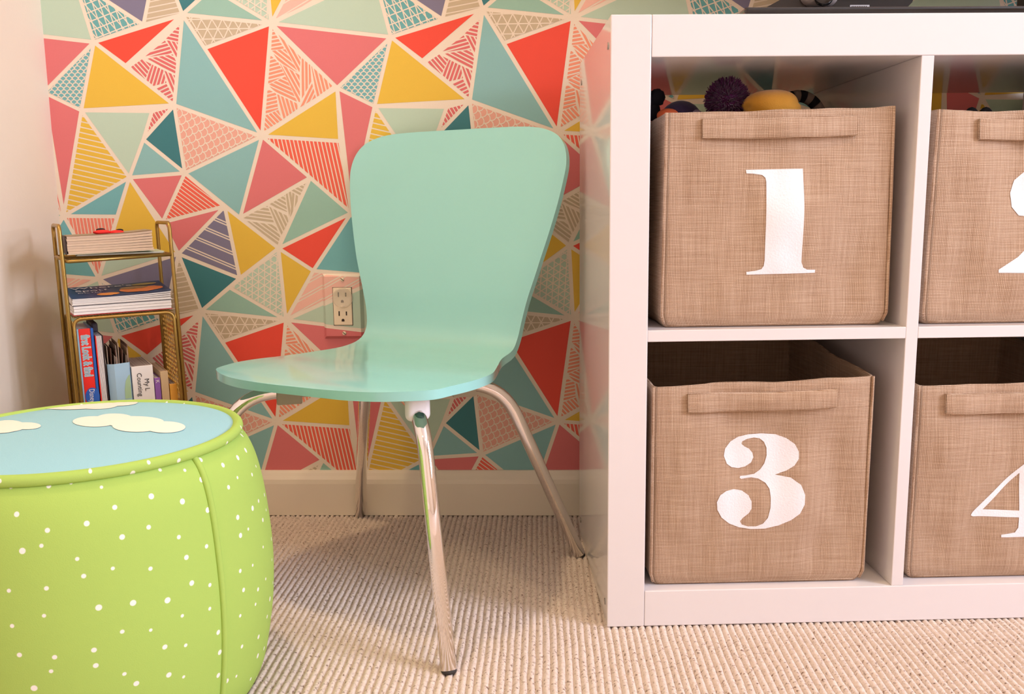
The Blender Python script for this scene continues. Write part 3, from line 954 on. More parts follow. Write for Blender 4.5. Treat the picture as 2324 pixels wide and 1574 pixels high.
regions = [([(OX0 + OB, OZ0 + OB), (OX1 - OB, OZ0 + OB), (OX1 - OB, OZ1 - OB), (OX0 + OB, OZ1 - OB)], lambda a, c: -.001 - OH),
           ([(OX0, OZ0), (OX1, OZ0), (OX1 - OB, OZ0 + OB), (OX0 + OB, OZ0 + OB)], lambda a, c: -.001 - OH * (c - OZ0) / OB),
           ([(OX1, OZ0), (OX1, OZ1), (OX1 - OB, OZ1 - OB), (OX1 - OB, OZ0 + OB)], lambda a, c: -.001 - OH * (OX1 - a) / OB),
           ([(OX1, OZ1), (OX0, OZ1), (OX0 + OB, OZ1 - OB), (OX1 - OB, OZ1 - OB)], lambda a, c: -.001 - OH * (OZ1 - c) / OB),
           ([(OX0, OZ1), (OX0, OZ0), (OX0 + OB, OZ0 + OB), (OX0 + OB, OZ1 - OB)], lambda a, c: -.001 - OH * (a - OX0) / OB)]
for layer, colr, poly in PATCH:
    for i in (-1, 0, 1, 2):
        for j in (-1, 0, 1, 2):
            q = [(a + i * PH + .0012, c - j * PV - .0016) for a, c in poly]
            if max(p[0] for p in q) < OX0 or min(p[0] for p in q) > OX1 or max(p[1] for p in q) < OZ0 or min(p[1] for p in q) > OZ1: continue
            for reg, fy in regions:
                z_ = clip_hp(list(q), halfplanes(reg))
                if not z_: continue
                z_ = ccw(z_)
                s = len(Vp)
                Vp += [(a - ocx, fy(a, c) - .00015 * layer, c - ocz) for a, c in z_]
                Fp.append(tuple(range(s, s + len(z_))))
                fmp.append(PNAMES.index(colr))
mesh('plate_paper', Vp, Fp, [PM[k] for k in PNAMES], T, False, fmp)
yf = -.001 - OH - .0006
box('gap', (-.0175, yf + .0001, -.0345), (.0177, yf + .003, .0345), M_slot, T)
rc = box('receptacle', (-.0168, yf - .0012, -.0338), (.0168, yf + .003, .0338), M_cream, T, .0012)
for zc in (-.0165, .0175):
    for x, hh in ((-.0066, .0042), (.0066, .0036)):
        box('slot', (x - .0011, yf - .0016, zc + .004 - hh), (x + .0011, yf, zc + .004 + hh), M_slot, rc)
    bm = bmesh.new()
    P = [(-.0026, -.0105), (.0026, -.0105)] + [(.0026 * math.cos(a), -.0082 + .0026 * math.sin(a)) for a in [math.pi * k / 8 for k in range(9)]]
    f_ = bm.faces.new([bm.verts.new((x, yf - .0016, z + zc)) for x, z in P])
    r_ = bmesh.ops.extrude_face_region(bm, geom=[f_])
    for v in [v for v in r_['geom'] if isinstance(v, bmesh.types.BMVert)]: v.co.y += .0015
    bmesh.ops.recalc_face_normals(bm, faces=bm.faces)
    bm_obj('ground_slot', bm, M_slot, rc)
for zc in (-.0485, .0485):
    s_ = lathe('screw', [(.0036, 0), (.0036, .0008), (.0024, .0014), (.0004, .0016)], M_cream, T, 20, (.001, yf + .0004, zc), 'y')
    b = box_bm((-.0033, -.0018, -.0005), (.0033, -.0006, .0005))
    bmesh.ops.rotate(b, verts=b.verts, cent=(0, 0, 0), matrix=Matrix.Rotation(.7, 3, 'Y'))
    bmesh.ops.translate(b, verts=b.verts, vec=(.001, yf + .0004, zc))
    bm_obj('screw_slot', b, M_slot, s_)
M_clear = mat('clear_plastic', (.98, .93, .85), .15)
M_clear.node_tree.nodes['Principled BSDF'].inputs['Alpha'].default_value = .28
t = tag(empty('outlet_safety_cap', (ocx + .001, yf - .0014, ocz + .0155)), 'round clear plastic safety cap plugged into the upper socket', 'cap')
lathe('disc', [(.0178, 0), (.0183, .0012), (.0172, .0026), (.0150, .0031), (.0140, .0026), (.001, .0024)], M_clear, t, 40, (0, 0, 0), 'y')
box('grip_tab', (-.004, -.0035, -.0165), (.004, -.002, -.0135), M_clear, t, .0006)

# ---------------------------------------------------------------- chair
CU_, CD_, CO_ = np.array([.903, -.4295, 0]), np.array([-.4295, -.903, 0]), np.array([-.316, -.295, 0])
ang = math.atan2(CU_[1], CU_[0])
CH = tag(empty('kids_chair', tuple(CO_), (0, 0, ang)), 'turquoise bentwood chair with chrome tube legs against the wall', 'chair')
# local x = right of the seat as seen from the front, local -y = front
M_paint = mat('turquoise_paint', (.60, .85, .83), .2, coat=.6, coat_r=.09, noise=.012, nscale=8, bump=.06, bscale=120)
M_chrome = mat('chrome', (.95, .93, .92), .05, 1)
# (forward, height, half width)
pf = [(0.1955, 0.3340, 0.0300), (0.1935, 0.3345, 0.0720), (0.1860, 0.3355, 0.1180), (0.1720, 0.3370, 0.1530), (0.1500, 0.3380, 0.1830), (0.1200, 0.3385, 0.1920), (0.0850, 0.3380, 0.1970), (0.0450, 0.3365, 0.1950), (0.0000, 0.3345, 0.1860),
      (-0.0450, 0.3350, 0.1690), (-0.0950, 0.3370, 0.1500), (-0.1370, 0.3435, 0.1465), (-0.1570, 0.3605, 0.1455), (-0.1660, 0.3870, 0.1490), (-0.1720, 0.4200, 0.1570), (-0.1820, 0.4650, 0.1710), (-0.1940, 0.5150, 0.1850), (-0.2060, 0.5650, 0.1970),
      (-0.2170, 0.6100, 0.2045), (-0.2230, 0.6330, 0.2050), (-0.2285, 0.6540, 0.1990), (-0.2325, 0.6700, 0.1860), (-0.2350, 0.6800, 0.1660), (-0.2365, 0.6860, 0.1400), (-0.2370, 0.6885, 0.1000), (-0.2371, 0.6892, 0.0450)]
rows = catmull(pf, 4)
ncol = 32
UOFF = -.007
nrw = len(rows)
TH = .0125
Pm = np.zeros((nrw, ncol + 1, 3))
for i, (v, z, hw) in enumerate(rows):
    for k in range(ncol + 1):
        s_ = -1 + 2 * k / ncol
        u = s_ * hw
        kback = min(1, max(0, (z - .36) / .12))
        vv = v + kback * .30 * u * u
        zz = z - (1 - kback) * .03 * u * u * 4 * .3
        Pm[i, k] = (u + UOFF, -vv, zz)
# normals from grid
du = np.gradient(Pm, axis=1); dv = np.gradient(Pm, axis=0)
mid = Pm[:, ncol // 2]
tv = np.gradient(mid, axis=0)
nrm = np.stack([np.zeros(nrw), -tv[:, 2], tv[:, 1]], -1)
nrm /= np.linalg.norm(nrm, axis=1)[:, None]
# orient: up / to the front
for i in range(nrw):
    ref = np.array([0, -1, .6])
    if nrm[i] @ ref < 0: nrm[i] *= -1
Pb = Pm - nrm[:, None, :] * TH
V = [tuple(p) for p in Pm.reshape(-1, 3)] + [tuple(p) for p in Pb.reshape(-1, 3)]
NB = nrw * (ncol + 1)
g = lambda i, k: i * (ncol + 1) + k
Fc = []
for i in range(nrw - 1):
    for k in range(ncol):
        Fc.append((g(i, k), g(i, k + 1), g(i + 1, k + 1), g(i + 1, k)))
        Fc.append((NB + g(i, k), NB + g(i + 1, k), NB + g(i + 1, k + 1), NB + g(i, k + 1)))
for i in range(nrw - 1):
    Fc.append((g(i, 0), g(i + 1, 0), NB + g(i + 1, 0), NB + g(i, 0)))
    Fc.append((g(i, ncol), NB + g(i, ncol), NB + g(i + 1, ncol), g(i + 1, ncol)))
for k in range(ncol):
    Fc.append((g(0, k), NB + g(0, k), NB + g(0, k + 1), g(0, k + 1)))
    Fc.append((g(nrw - 1, k), g(nrw - 1, k + 1), NB + g(nrw - 1, k + 1), NB + g(nrw - 1, k)))
shell = mesh('seat_shell', V, Fc, M_paint, CH, True)
bm = bmesh.new(); bm.from_mesh(shell.data)
bmesh.ops.recalc_face_normals(bm, faces=bm.faces)
for e in bm.edges:
    if len(e.link_faces) == 2 and e.calc_face_angle() > math.radians(50): e.smooth = False
sharp = [e for e in bm.edges if not e.smooth]
for f_ in bm.faces: f_.smooth = True
bm.to_mesh(shell.data); bm.free()
LR = .0101
LEGS = [(.2235, -.204, .66, .306), (.2220, .206, .58, .295), (-.2235, -.204, .72, .301), (-.2200, .208, .60, .295)]
M_grey = mat('grey_plastic', (.70, .65, .58), .5)
M_dkc0 = mat('dark_rubber', (.22, .20, .19), .7)
M_wpl = mat('white_nylon', (.93, .91, .92), .35)
for x, y, k, z in LEGS:
    pts = fillet([(x * .12, y * .12, z), (x * k, y * k, z), (x, y, .0022)], .062, 12)
    lg = tube('leg', pts, LR, M_chrome, CH, 20)
    lathe('leg_tip', [(.0085, -.0002), (.0097, .0002), (.0097, .004), (.0092, .0045)], M_dkc0, lg, 20, (x, y, 0))
# hub, mounts and spacers below the seat
lathe('hub_plate', [(.052, 0), (.055, .003), (.055, .012), (.05, .016)], mat('dark_teal_paint', (.20, .42, .42), .4), CH, 32, (0, 0, .3015))
x, y, k, z = LEGS[0]
b = box_bm((-.0165, -.008, -.023), (.0165, .010, .015), .0088, 5)
bmesh.ops.rotate(b, verts=b.verts, cent=(0, 0, 0), matrix=Matrix.Rotation(math.atan2(y, x) + math.pi / 2, 3, 'Z'))
bmesh.ops.translate(b, verts=b.verts, vec=(x * .60, y * .60, z + .004))
bm_obj('leg_mount', b, M_wpl, CH, True)
lathe('mount_pad', [(.030, 0), (.037, .002), (.037, .007), (.034, .008)], mat('dark_teal_paint', (.20, .42, .42), .4), CH, 28, (x * .56, y * .54, z + .0115))
for i in (1, 2, 3):
    x, y, k, z = LEGS[i]
    kk = {1: .38, 2: .47, 3: .40}[i]
    b = box_bm((-.018, -.013, -.0135), (.018, .013, .034), .0025, 2)
    bmesh.ops.rotate(b, verts=b.verts, cent=(0, 0, 0), matrix=Matrix.Rotation(math.atan2(y, x), 3, 'Z'))
    bmesh.ops.translate(b, verts=b.verts, vec=(x * kk, y * kk, z - .004))
    bm_obj('spacer', b, M_grey, CH)

# ---------------------------------------------------------------- pouf
PC = np.array([-.603, -.633, 0])
PT = .316
def dots_material():
    mt = bpy.data.materials.new('lime_dotted_fabric')
    mt.use_nodes = True
    nt = mt.node_tree
    N, Lk = nt.nodes, nt.links
    bs = N['Principled BSDF']
    bs.inputs['Roughness'].default_value = .85
    bs.inputs['Specular IOR Level'].default_value = .2
    uv = N.new('ShaderNodeUVMap')
    vo = N.new('ShaderNodeTexVoronoi')
    vo.voronoi_dimensions = '2D'
    vo.inputs['Scale'].default_value = 33
    vo.inputs['Randomness'].default_value = .62
    Lk.new(uv.outputs[0], vo.inputs['Vector'])
    wn_ = N.new('ShaderNodeSeparateColor')
    Lk.new(vo.outputs['Color'], wn_.inputs[0])
    th = N.new('ShaderNodeMapRange')
    th.inputs[3].default_value = .052; th.inputs[4].default_value = .098
    Lk.new(wn_.outputs[0], th.inputs[0])
    sb = N.new('ShaderNodeMath'); sb.operation = 'SUBTRACT'
    Lk.new(vo.outputs['Distance'], sb.inputs[0]); Lk.new(th.outputs[0], sb.inputs[1])
    mr = N.new('ShaderNodeMapRange')
    mr.inputs[1].default_value = -.012; mr.inputs[2].default_value = .012
    mr.inputs[3].default_value = 1; mr.inputs[4].default_value = 0
    Lk.new(sb.outputs[0], mr.inputs[0])
    mx = N.new('ShaderNodeMix'); mx.data_type = 'RGBA'
    mx.inputs[6].default_value = lin((.67, .79, .39)) + (1,)
    mx.inputs[7].default_value = lin((.95, .94, .90)) + (1,)
    Lk.new(mr.outputs[0], mx.inputs[0])
    Lk.new(mx.outputs[2], bs.inputs['Base Color'])
    tc = N.new('ShaderNodeTexCoord')
    n2 = N.new('ShaderNodeTexNoise'); n2.inputs['Scale'].default_value = 900
    Lk.new(tc.outputs['Object'], n2.inputs['Vector'])
    bp = N.new('ShaderNodeBump'); bp.inputs['Strength'].default_value = .25; bp.inputs['Distance'].default_value = .0006
    Lk.new(n2.outputs['Fac'], bp.inputs['Height']); Lk.new(bp.outputs['Normal'], bs.inputs['Normal'])
    return mt
M_dots = dots_material()
M_sky = mat('sky_blue_fabric', (.60, .80, .85), .85, bump=.25, bscale=900)
M_cloud = mat('cloud_print', (.96, .93, .88), .85)
PF = tag(empty('pouf', tuple(PC)), 'round lime green dotted pouf with a blue cloud printed top', 'pouf')
pprof = [(.160, .0), (.175, .006), (.186, .030), (.1935, .075), (.1975, .120), (.1980, .165), (.1955, .210), (.192, .245), (.187, .273), (.179, .295), (.167, PT - .006)]
pc = catmull(pprof, 4)
pln = [0.]
for i in range(1, len(pc)): pln.append(pln[-1] + float(np.linalg.norm(pc[i] - pc[i - 1])))
NP, A0 = 5, math.radians(-24.)
def pouf_r(r, z, ph):
    # panels swell between the seams
    return r + .0045 * math.sin(math.pi * ph) ** .8 * math.sin(math.pi * min(1, max(0, z / PT))) - .002
for p in range(NP):
    V, UV, Fc = [], [], []
    na = 26
    for i, (r, z) in enumerate(pc):
        for k in range(na + 1):
            a = A0 + 2 * math.pi * (p + k / na) / NP
            rr = pouf_r(r, z, k / na)
            V.append((rr * math.cos(a), rr * math.sin(a), z)); UV.append((a * .195, pln[i] + p * .013))
    for i in range(len(pc) - 1):
        for k in range(na):
            Fc.append((i * (na + 1) + k, i * (na + 1) + k + 1, (i + 1) * (na + 1) + k + 1, (i + 1) * (na + 1) + k))
    mesh('side_panel', V, Fc, M_dots, PF, True, uvs=UV)
    a = A0 + 2 * math.pi * p / NP
    pts = [((r - .0015) * math.cos(a), (r - .0015) * math.sin(a), z) for r, z in pc]
    Vs, Fs = tube_geo(pts, .0036, 10)
    mesh('seam_piping', Vs, Fs, M_dots, PF, True, uvs=[(a * .195 + .02 * math.atan2(v[1], v[0]), v[2]) for v in Vs])
def top_z(x, y):
    q = min(1, math.hypot(x, y) / .168)
    return PT - .003 + .015 * (1 - q ** 3)
V, Fc = [(0, 0, top_z(0, 0))], []
for i in range(1, 15):
    r = .167 * i / 14
    for k in range(64):
        a = 2 * math.pi * k / 64
        V.append((r * math.cos(a), r * math.sin(a), top_z(r * math.cos(a), r * math.sin(a))))
for k in range(64): Fc.append((0, 1 + k, 1 + (k + 1) % 64))
for i in range(13):
    for k in range(64):
        k2 = (k + 1) % 64
        Fc.append((1 + i * 64 + k, 1 + (i + 1) * 64 + k, 1 + (i + 1) * 64 + k2, 1 + i * 64 + k2))
topo = mesh('cushion_top', V, Fc, M_sky, PF, True)
Vs, Fs = tube_geo([(.168 * math.cos(2 * math.pi * k / 96), .168 * math.sin(2 * math.pi * k / 96), PT - .005) for k in range(96)], .0062, 12, True)
mesh('top_piping', Vs, Fs, M_dots, PF, True, uvs=[(math.atan2(v[1], v[0]) * .2, .4 + v[2]) for v in Vs])
mesh('base_cloth', [(.161 * math.cos(2 * math.pi * k / 48), .161 * math.sin(2 * math.pi * k / 48), .0005) for k in range(48)], [tuple(range(47, -1, -1))], M_bplast, PF)

def cloud(blobs):
    """blobs: image-space ellipses (cx, cy, rx, ry) of one printed cloud"""
    V, Fc = [], []
    for bi, (cx, cy, rx, ry) in enumerate(blobs):
        rings = 5
        s = len(V)
        for i in range(rings + 1):
            for k in range(28):
                a = 2 * math.pi * k / 28
                zt = PT
                for _ in range(6):
                    h = hit(cx + rx * i / rings * math.cos(a), cy + ry * i / rings * math.sin(a), 2, zt)
                    zt = top_z(h[0] - PC[0], h[1] - PC[1])
                x, y = h[0] - PC[0], h[1] - PC[1]
                q = math.hypot(x, y)
                if q > .162: x, y = x * .162 / q, y * .162 / q
                V.append((x, y, top_z(x, y) + .0006 + .00004 * bi))
        for i in range(rings):
            for k in range(28):
                k2 = (k + 1) % 28
                Fc.append((s + i * 28 + k, s + (i + 1) * 28 + k, s + (i + 1) * 28 + k2, s + i * 28 + k2))
    o = mesh('printed_cloud', V, Fc, M_cloud, topo, False)
    return o
cloud([(215, 957, 50, 12), (260, 950, 42, 11), (300, 957, 72, 12), (310, 967, 55, 14), (375, 970, 46, 13)])
cloud([(215, 918, 55, 11), (255, 914, 58, 8), (140, 924, 80, 6), (180, 920, 70, 8)])
cloud([(20, 967, 38, 13), (60, 967, 33, 8), (-10, 974, 50, 10)])

# ---------------------------------------------------------------- brass rack
M_brass = mat('antique_brass', (.68, .55, .30), .35, .85, noise=.15, nscale=90)
RO, RYAW, RTILT, RW, RD, RTOP, RTRAY, RMID, RBOT = (-.8286, -.2136, .002), .5764, -.0135, .1627, .1133, .5376, .4859, .3926, .11
def rack_front(z): return -.0645 * (RTOP - z)
RK = tag(empty('wire_rack', RO, (0, RTILT, RYAW)), 'brass wire rack with mesh shelves in the corner', 'rack')
rwr = .0031
for x in (0, RW):
    tube('side_frame', fillet([(x, rack_front(0), 0), (x, 0, RTOP), (x, RD, RTOP), (x, RD, 0)], .012, 8), rwr, M_brass, RK, 12)
def mesh_panel(name, o, ax, ay, la, lb, parent, step=.0095, wd=.0011):
    """diamond expanded-metal sheet: origin, two axes and lengths"""
    o, ax, ay = Vector(o), Vector(ax), Vector(ay)
    nn = ax.cross(ay).normalized()
    geos = []
    hp = [((1, 0), 0), ((-1, 0), -la), ((0, 1), 0), ((0, -1), -lb)]
    for sg in (1, -1):
        sl = 2.0 * sg
        k = -lb
        while k < la + lb:
            a0 = (k, 0) if sg > 0 else (k, lb)
            d = (.52, .854 * sg) if True else None
            a1 = (k + d[0] * 2, a0[1] + d[1] * 2)
            q = clip_hp(ribbon(a0, a1, wd), hp)
            if q:
                s_ = [o + ax * p[0] + ay * p[1] for p in q]
                n_ = len(s_)
                off = nn * (.0005 * sg)
                Vq = [p + off - nn * .0004 for p in s_] + [p + off + nn * .0004 for p in s_]
                Fq = [tuple(range(n_ - 1, -1, -1)), tuple(range(n_, 2 * n_))] + [(i, (i + 1) % n_, n_ + (i + 1) % n_, n_ + i) for i in range(n_)]
                geos.append((Vq, Fq))
            k += step
    Vq, Fq = join_geo(geos)
    return mesh(name, Vq, Fq, M_brass, parent)
# top tray: rim and mesh
tube('tray_rim', fillet([(.0, .02, RTRAY), (.006, -.005, RTRAY - .004), (RW - .002, -.005, RTRAY), ], .006, 6), rwr * .9, M_brass, RK)
tube('tray_rim', [(0, RD, RTRAY), (RW, RD, RTRAY)], rwr * .9, M_brass, RK)
for x in (0, RW):
    tube('tray_rim', [(x, rack_front(RTRAY), RTRAY), (x, RD, RTRAY)], rwr * .9, M_brass, RK)
mesh_panel('tray_mesh', (.004, .012, RTRAY - .001), (1, 0, 0), (0, 1, 0), RW - .008, RD - .016, RK)
# middle box: rounded front bar, mesh shelf and mesh sides
tube('box_frame', fillet([(.006, rack_front(RBOT) - .001, RBOT), (.006, rack_front(RMID) - .001, RMID - .001), (RW - .006, rack_front(RMID) - .001, RMID - .001), (RW - .006, rack_front(RBOT) - .001, RBOT)], .014, 8), rwr * .9, M_brass, RK)
tube('box_frame', fillet([(.006, RD, RBOT), (.006, RD, RMID), (RW - .006, RD, RMID), (RW - .006, RD, RBOT)], .014, 8), rwr * .9, M_brass, RK)
mesh_panel('shelf_mesh', (.006, rack_front(RMID), RMID + .001), (1, 0, 0), (0, 1, 0), RW - .012, RD - rack_front(RMID), RK)
mesh_panel('shelf_mesh', (.006, rack_front(RBOT), RBOT), (1, 0, 0), (0, 1, 0), RW - .012, RD - rack_front(RBOT), RK)
for x in (.004, RW - .004):
    mesh_panel('side_mesh', (x, rack_front(.34), RBOT), (0, 1, 0), (0, 0, 1), RD - rack_front(.34), RMID - RBOT - .004, RK)
tube('foot_bar', [(0, rack_front(.02), .02), (0, RD, .02)], rwr * .8, M_brass, RK)
tube('foot_bar', [(RW, rack_front(.02), .02), (RW, RD, .02)], rwr * .8, M_brass, RK)

# ---------------------------------------------------------------- books
RM = Matrix.Translation(RO) @ Matrix.Rotation(RYAW, 4, 'Z') @ Matrix.Rotation(RTILT, 4, 'Y')
def in_rack(name, x, y, z, rx=0., ry=0., rz=0.):
    o = empty(name)
    M_ = RM @ Matrix.Translation((x, y, z)) @ Matrix.Rotation(rz, 4, 'Z') @ Matrix.Rotation(ry, 4, 'Y') @ Matrix.Rotation(rx, 4, 'X')
    o.location = M_.to_translation()
    o.rotation_euler = M_.to_euler()
    return o
M_tan = mat('tan_pages', (.83, .72, .62), .9, noise=.08, nscale=120)
M_page = mat('white_pages', (.93, .90, .88), .8)
M_pageg = mat('grey_pages', (.70, .63, .58), .9, noise=.1, nscale=200)
def flat_leaves(t, n, w, d, z0, z1, mt, gap=.0003, jit=.0012, sag=0., name='leaf'):
    """page sections of a lying book"""
    th = (z1 - z0) / n
    for i in range(n):
        a, c = z0 + i * th + gap / 2, z0 + (i + 1) * th - gap / 2
        jx, jy = random.uniform(-jit, jit), random.uniform(-jit, jit)
        V = []
        nk = 10
        for zz in (a, c):
            for k in range(nk + 1):
                x = w * k / nk
                up = sag * (k / nk) ** 3 * (i / max(1, n - 1))
                for y in (0, d):
                    V.append((x + jx, y + jy, zz + up))
        Fc = []
        g_ = lambda l, k, y: (l * (nk + 1) + k) * 2 + y
        for k in range(nk):
            Fc += [(g_(0, k, 0), g_(0, k, 1), g_(0, k + 1, 1), g_(0, k + 1, 0)), (g_(1, k, 0), g_(1, k + 1, 0), g_(1, k + 1, 1), g_(1, k, 1)),
                   (g_(0, k, 0), g_(0, k + 1, 0), g_(1, k + 1, 0), g_(1, k, 0)), (g_(0, k + 1, 1), g_(0, k, 1), g_(1, k, 1), g_(1, k + 1, 1))]
        Fc += [(g_(0, 0, 1), g_(0, 0, 0), g_(1, 0, 0), g_(1, 0, 1)), (g_(0, nk, 0), g_(0, nk, 1), g_(1, nk, 1), g_(1, nk, 0))]
        mesh(name, V, Fc, mt, t)
# booklet and thick paperback on the top tray
t = tag(in_rack('booklet', .022, .004, RTRAY + .0035, rz=-.05), 'thin pale booklet under the thick tan book on the rack', 'book')
flat_leaves(t, 2, .128, .100, .0003, .0020, M_page)
box('cover', (-.001, -.001, 0), (.130, .1005, .0003), mat('pale_green_cover', (.78, .85, .74), .5), t)
box('cover', (-.001, -.001, .0021), (.130, .1005, .0026), mat('pale_green_cover', (.78, .85, .74), .5), t)
t = tag(in_rack('thick_book', .009, -.007, RTRAY + .0066, rz=-.04, ry=-.015), 'thick tan paged book lying on the top of the rack', 'book')
flat_leaves(t, 7, .125, .100, .0012, .0285, M_tan, .00025, .0009, .0035)
M_dkc = mat('dark_spine', (.20, .13, .12), .5)
box('back_cover', (-.002, -.001, 0), (.126, .101, .001), mat('ivory_cover', (.86, .80, .70), .5), t)
box('spine', (-.003, -.001, 0), (-.0018, .101, .029), M_dkc, t)
b = bmesh.new()
vsx = [(0, .0289), (.06, .0294), (.10, .0311), (.126, .0327)]
top_ = [b.verts.new((x, -.001, z)) for x, z in vsx] ; bot_ = [b.verts.new((x, .101, z)) for x, z in vsx]
for i in range(3): b.faces.new((top_[i], top_[i + 1], bot_[i + 1], bot_[i]))
bmesh.ops.solidify(b, geom=b.faces[:], thickness=.0006)
bm_obj('front_cover', b, mat('ivory_cover', (.86, .80, .70), .5), t)
M_red = mat('red_felt', (.90, .14, .12), .7)
t = tag(in_rack('felt_cutout', .072, .020, RTRAY + .0375), 'small red and black felt toy on top of the thick book', 'toy')
ico('wing', .011, M_red, t, 3, (1.2, .9, .35), (-.009, 0, .002), .15, 1)
ico('wing', .010, M_red, t, 3, (1.2, .9, .35), (.012, 0, .001), .15, 2)
ico('spot', .006, M_str2, t, 2, (1.2, .9, .5), (-.010, .006, .0055))
ico('spot', .005, M_str2, t, 2, (1.2, .9, .5), (.018, .005, .004))
# stack on the middle shelf
t = tag(in_rack('board_book', .0075, -.012, RMID + .0045, rz=.01), 'white paged board book under the blue one on the rack', 'book')
flat_leaves(t, 3, .146, .108, .0010, .0150, M_page, .0005, .0008)
box('cover', (-.001, -.001, 0), (.1475, .109, .0009), mat('red_cover', (.75, .18, .20), .4), t)
box('cover', (-.001, -.001, .0151), (.1475, .109, .0159), mat('dark_cover', (.16, .12, .16), .4), t)
M_blue = mat('blue_cover', (.24, .36, .58), .35, noise=.2, nscale=40)
t = tag(in_rack('picture_book', .0075, -.012, RMID + .0207, rz=.01, rx=.085), 'blue covered picture book with an orange splash on the rack stack', 'book')
flat_leaves(t, 4, .147, .108, .0010, .0105, M_page, .0004, .0008, .003)
box('back_cover', (-.0015, -.001, 0), (.1485, .109, .0009), M_page, t)
b = bmesh.new()
vsx = [(-.0015, .0112), (.05, .0114), (.10, .0124), (.1485, .0148)]
top_ = [b.verts.new((x, -.0015, z)) for x, z in vsx]; bot_ = [b.verts.new((x, .1095, z)) for x, z in vsx]
for i in range(3): b.faces.new((top_[i], top_[i + 1], bot_[i + 1], bot_[i]))
bmesh.ops.solidify(b, geom=b.faces[:], thickness=.0007)
fc = bm_obj('front_cover', b, M_blue, t)
def cov_z(x):
    return float(np.interp(x, [-.0015, .05, .10, .1535], [.0112, .0114, .0124, .0148])) + .0003
def splash(pts, mt, off=.0):
    V = [(x, y, cov_z(x) + off) for x, y in pts]
    bm = bmesh.new()
    bm.faces.new([bm.verts.new(v) for v in V])
    bm.normal_update()
    bmesh.ops.triangulate(bm, faces=bm.faces[:])
    for _ in range(2): bmesh.ops.subdivide_edges(bm, edges=bm.edges[:], cuts=1, use_grid_fill=True)
    for v in bm.verts: v.co.z = cov_z(v.co.x) + .0004 + off
    bm_obj('cover_print', bm, mt, fc)
def blob(cx, cy, rx, ry, seed, n=22):
    return [(cx + rx * math.cos(2 * math.pi * k / n) * (1 + .22 * mnoise.noise((k * .9, seed, 0))), cy + ry * math.sin(2 * math.pi * k / n) * (1 + .3 * mnoise.noise((k * .8, seed, 3)))) for k in range(n)]
splash(blob(.108, .040, .034, .024, 1), mat('orange_print', (.95, .50, .25), .4))
splash(blob(.055, .020, .017, .012, 2), mat('orange_print2', (.95, .60, .28), .4))
splash(blob(.120, .085, .020, .010, 5), mat('olive_print', (.66, .58, .25), .4))
splash(blob(.100, .058, .022, .012, 7), mat('brown_print', (.62, .45, .30), .4), .0003)
def lay_text(s, size, x0, y0, mt, sx=1., sy=1., off=.0006):
    V, Fc = text_geo(s, size)
    mesh('cover_lettering', [(x0 + v[0] * sx, y0 + v[1] * sy, cov_z(x0 + v[0] * sx) + .0004 + off) for v in V], Fc, mt, fc)
lay_text("Where's", .026, .006, .078, M_page, 1.05, .9)
lay_text("Spot?", .024, .010, .052, M_page, .95, .9)
lay_text("Eric Hill", .010, .012, .036, M_page, 1.1, .9)

# standing books in the lower box
def standing(name, label, x0, x1, z1, depth, parts, y0=-.005, cat='book', lean=0., zb=None):
    zb = RBOT + .002 if zb is None else zb
    o = tag(in_rack(name, x0, y0, zb, ry=lean), label, cat, 'books in the lower box of the rack')
    parts(o, x1 - x0, depth, z1 - zb)
    return o
M_bred = mat('bright_red_cover', (.93, .18, .16), .3)
M_bblue = mat('bright_blue_cover', (.16, .38, .70), .3)
M_lblue = mat('light_blue_cover', (.62, .78, .86), .35)
M_ink = mat('black_ink', (.08, .07, .08), .5)
def spine_text(o, s, size, xmid, z_top, mt, sx=1., y=-.0006, outline=None, sy=1., name='lettering'):
    """lettering reading downwards on a spine that faces -y"""
    V, Fc = text_geo(s, size)
    h = size * .36 * sy
    out = []
    if outline:
        k_, mo = outline
        for dx, dz in ((k_, 0), (-k_, 0), (0, k_), (0, -k_), (k_ * .7, k_ * .7), (-k_ * .7, k_ * .7), (k_ * .7, -k_ * .7), (-k_ * .7, -k_ * .7)):
            out.append(([(xmid + (v[1] * sy - h) + dx, y, z_top - v[0] * sx + dz) for v in V], Fc))
        Vo, Fo = join_geo(out)
        mesh('lettering_outline', Vo, Fo, mo, o)
    return mesh(name, [(xmid + (v[1] * sy - h), y - .0002, z_top - v[0] * sx) for v in V], Fc, mt, o)
def bk1(o, w, d, h):
    box('cover_board', (0, 0, 0), (.0030, d, h), M_lblue, o, .0006)
    box('cover_board', (w - .0040, 0, 0), (w, d, h), M_bblue, o, .0006)
    box('spine', (.0025, -.0005, 0), (w - .0045, .004, h), M_bred, o, .0008)
    box('pages', (.003, .004, .002), (w - .004, d - .002, h - .002), M_page, o)
    spine_text(o, 'first Look & find', .0175, .0120, h - .010, M_lblue, .58, -.0008, (.0009, M_page), 1.)
    V = [(.0138 + .0105 * math.cos(a), -.0010, h - .110 + .0145 * math.sin(a)) for a in [2 * math.pi * k / 28 for k in range(28)]]
    mesh('emblem', V, [tuple(range(28))], mat('emblem_blue', (.20, .38, .72), .3), o)
    spine_text(o, 'Disney', .0115, .0138, h - .0975, M_page, .68, -.0012)
standing('picture_book', 'red spined picture book with pale blue lettering, leftmost in the rack box', .0095, .0335, .375, .105, bk1)
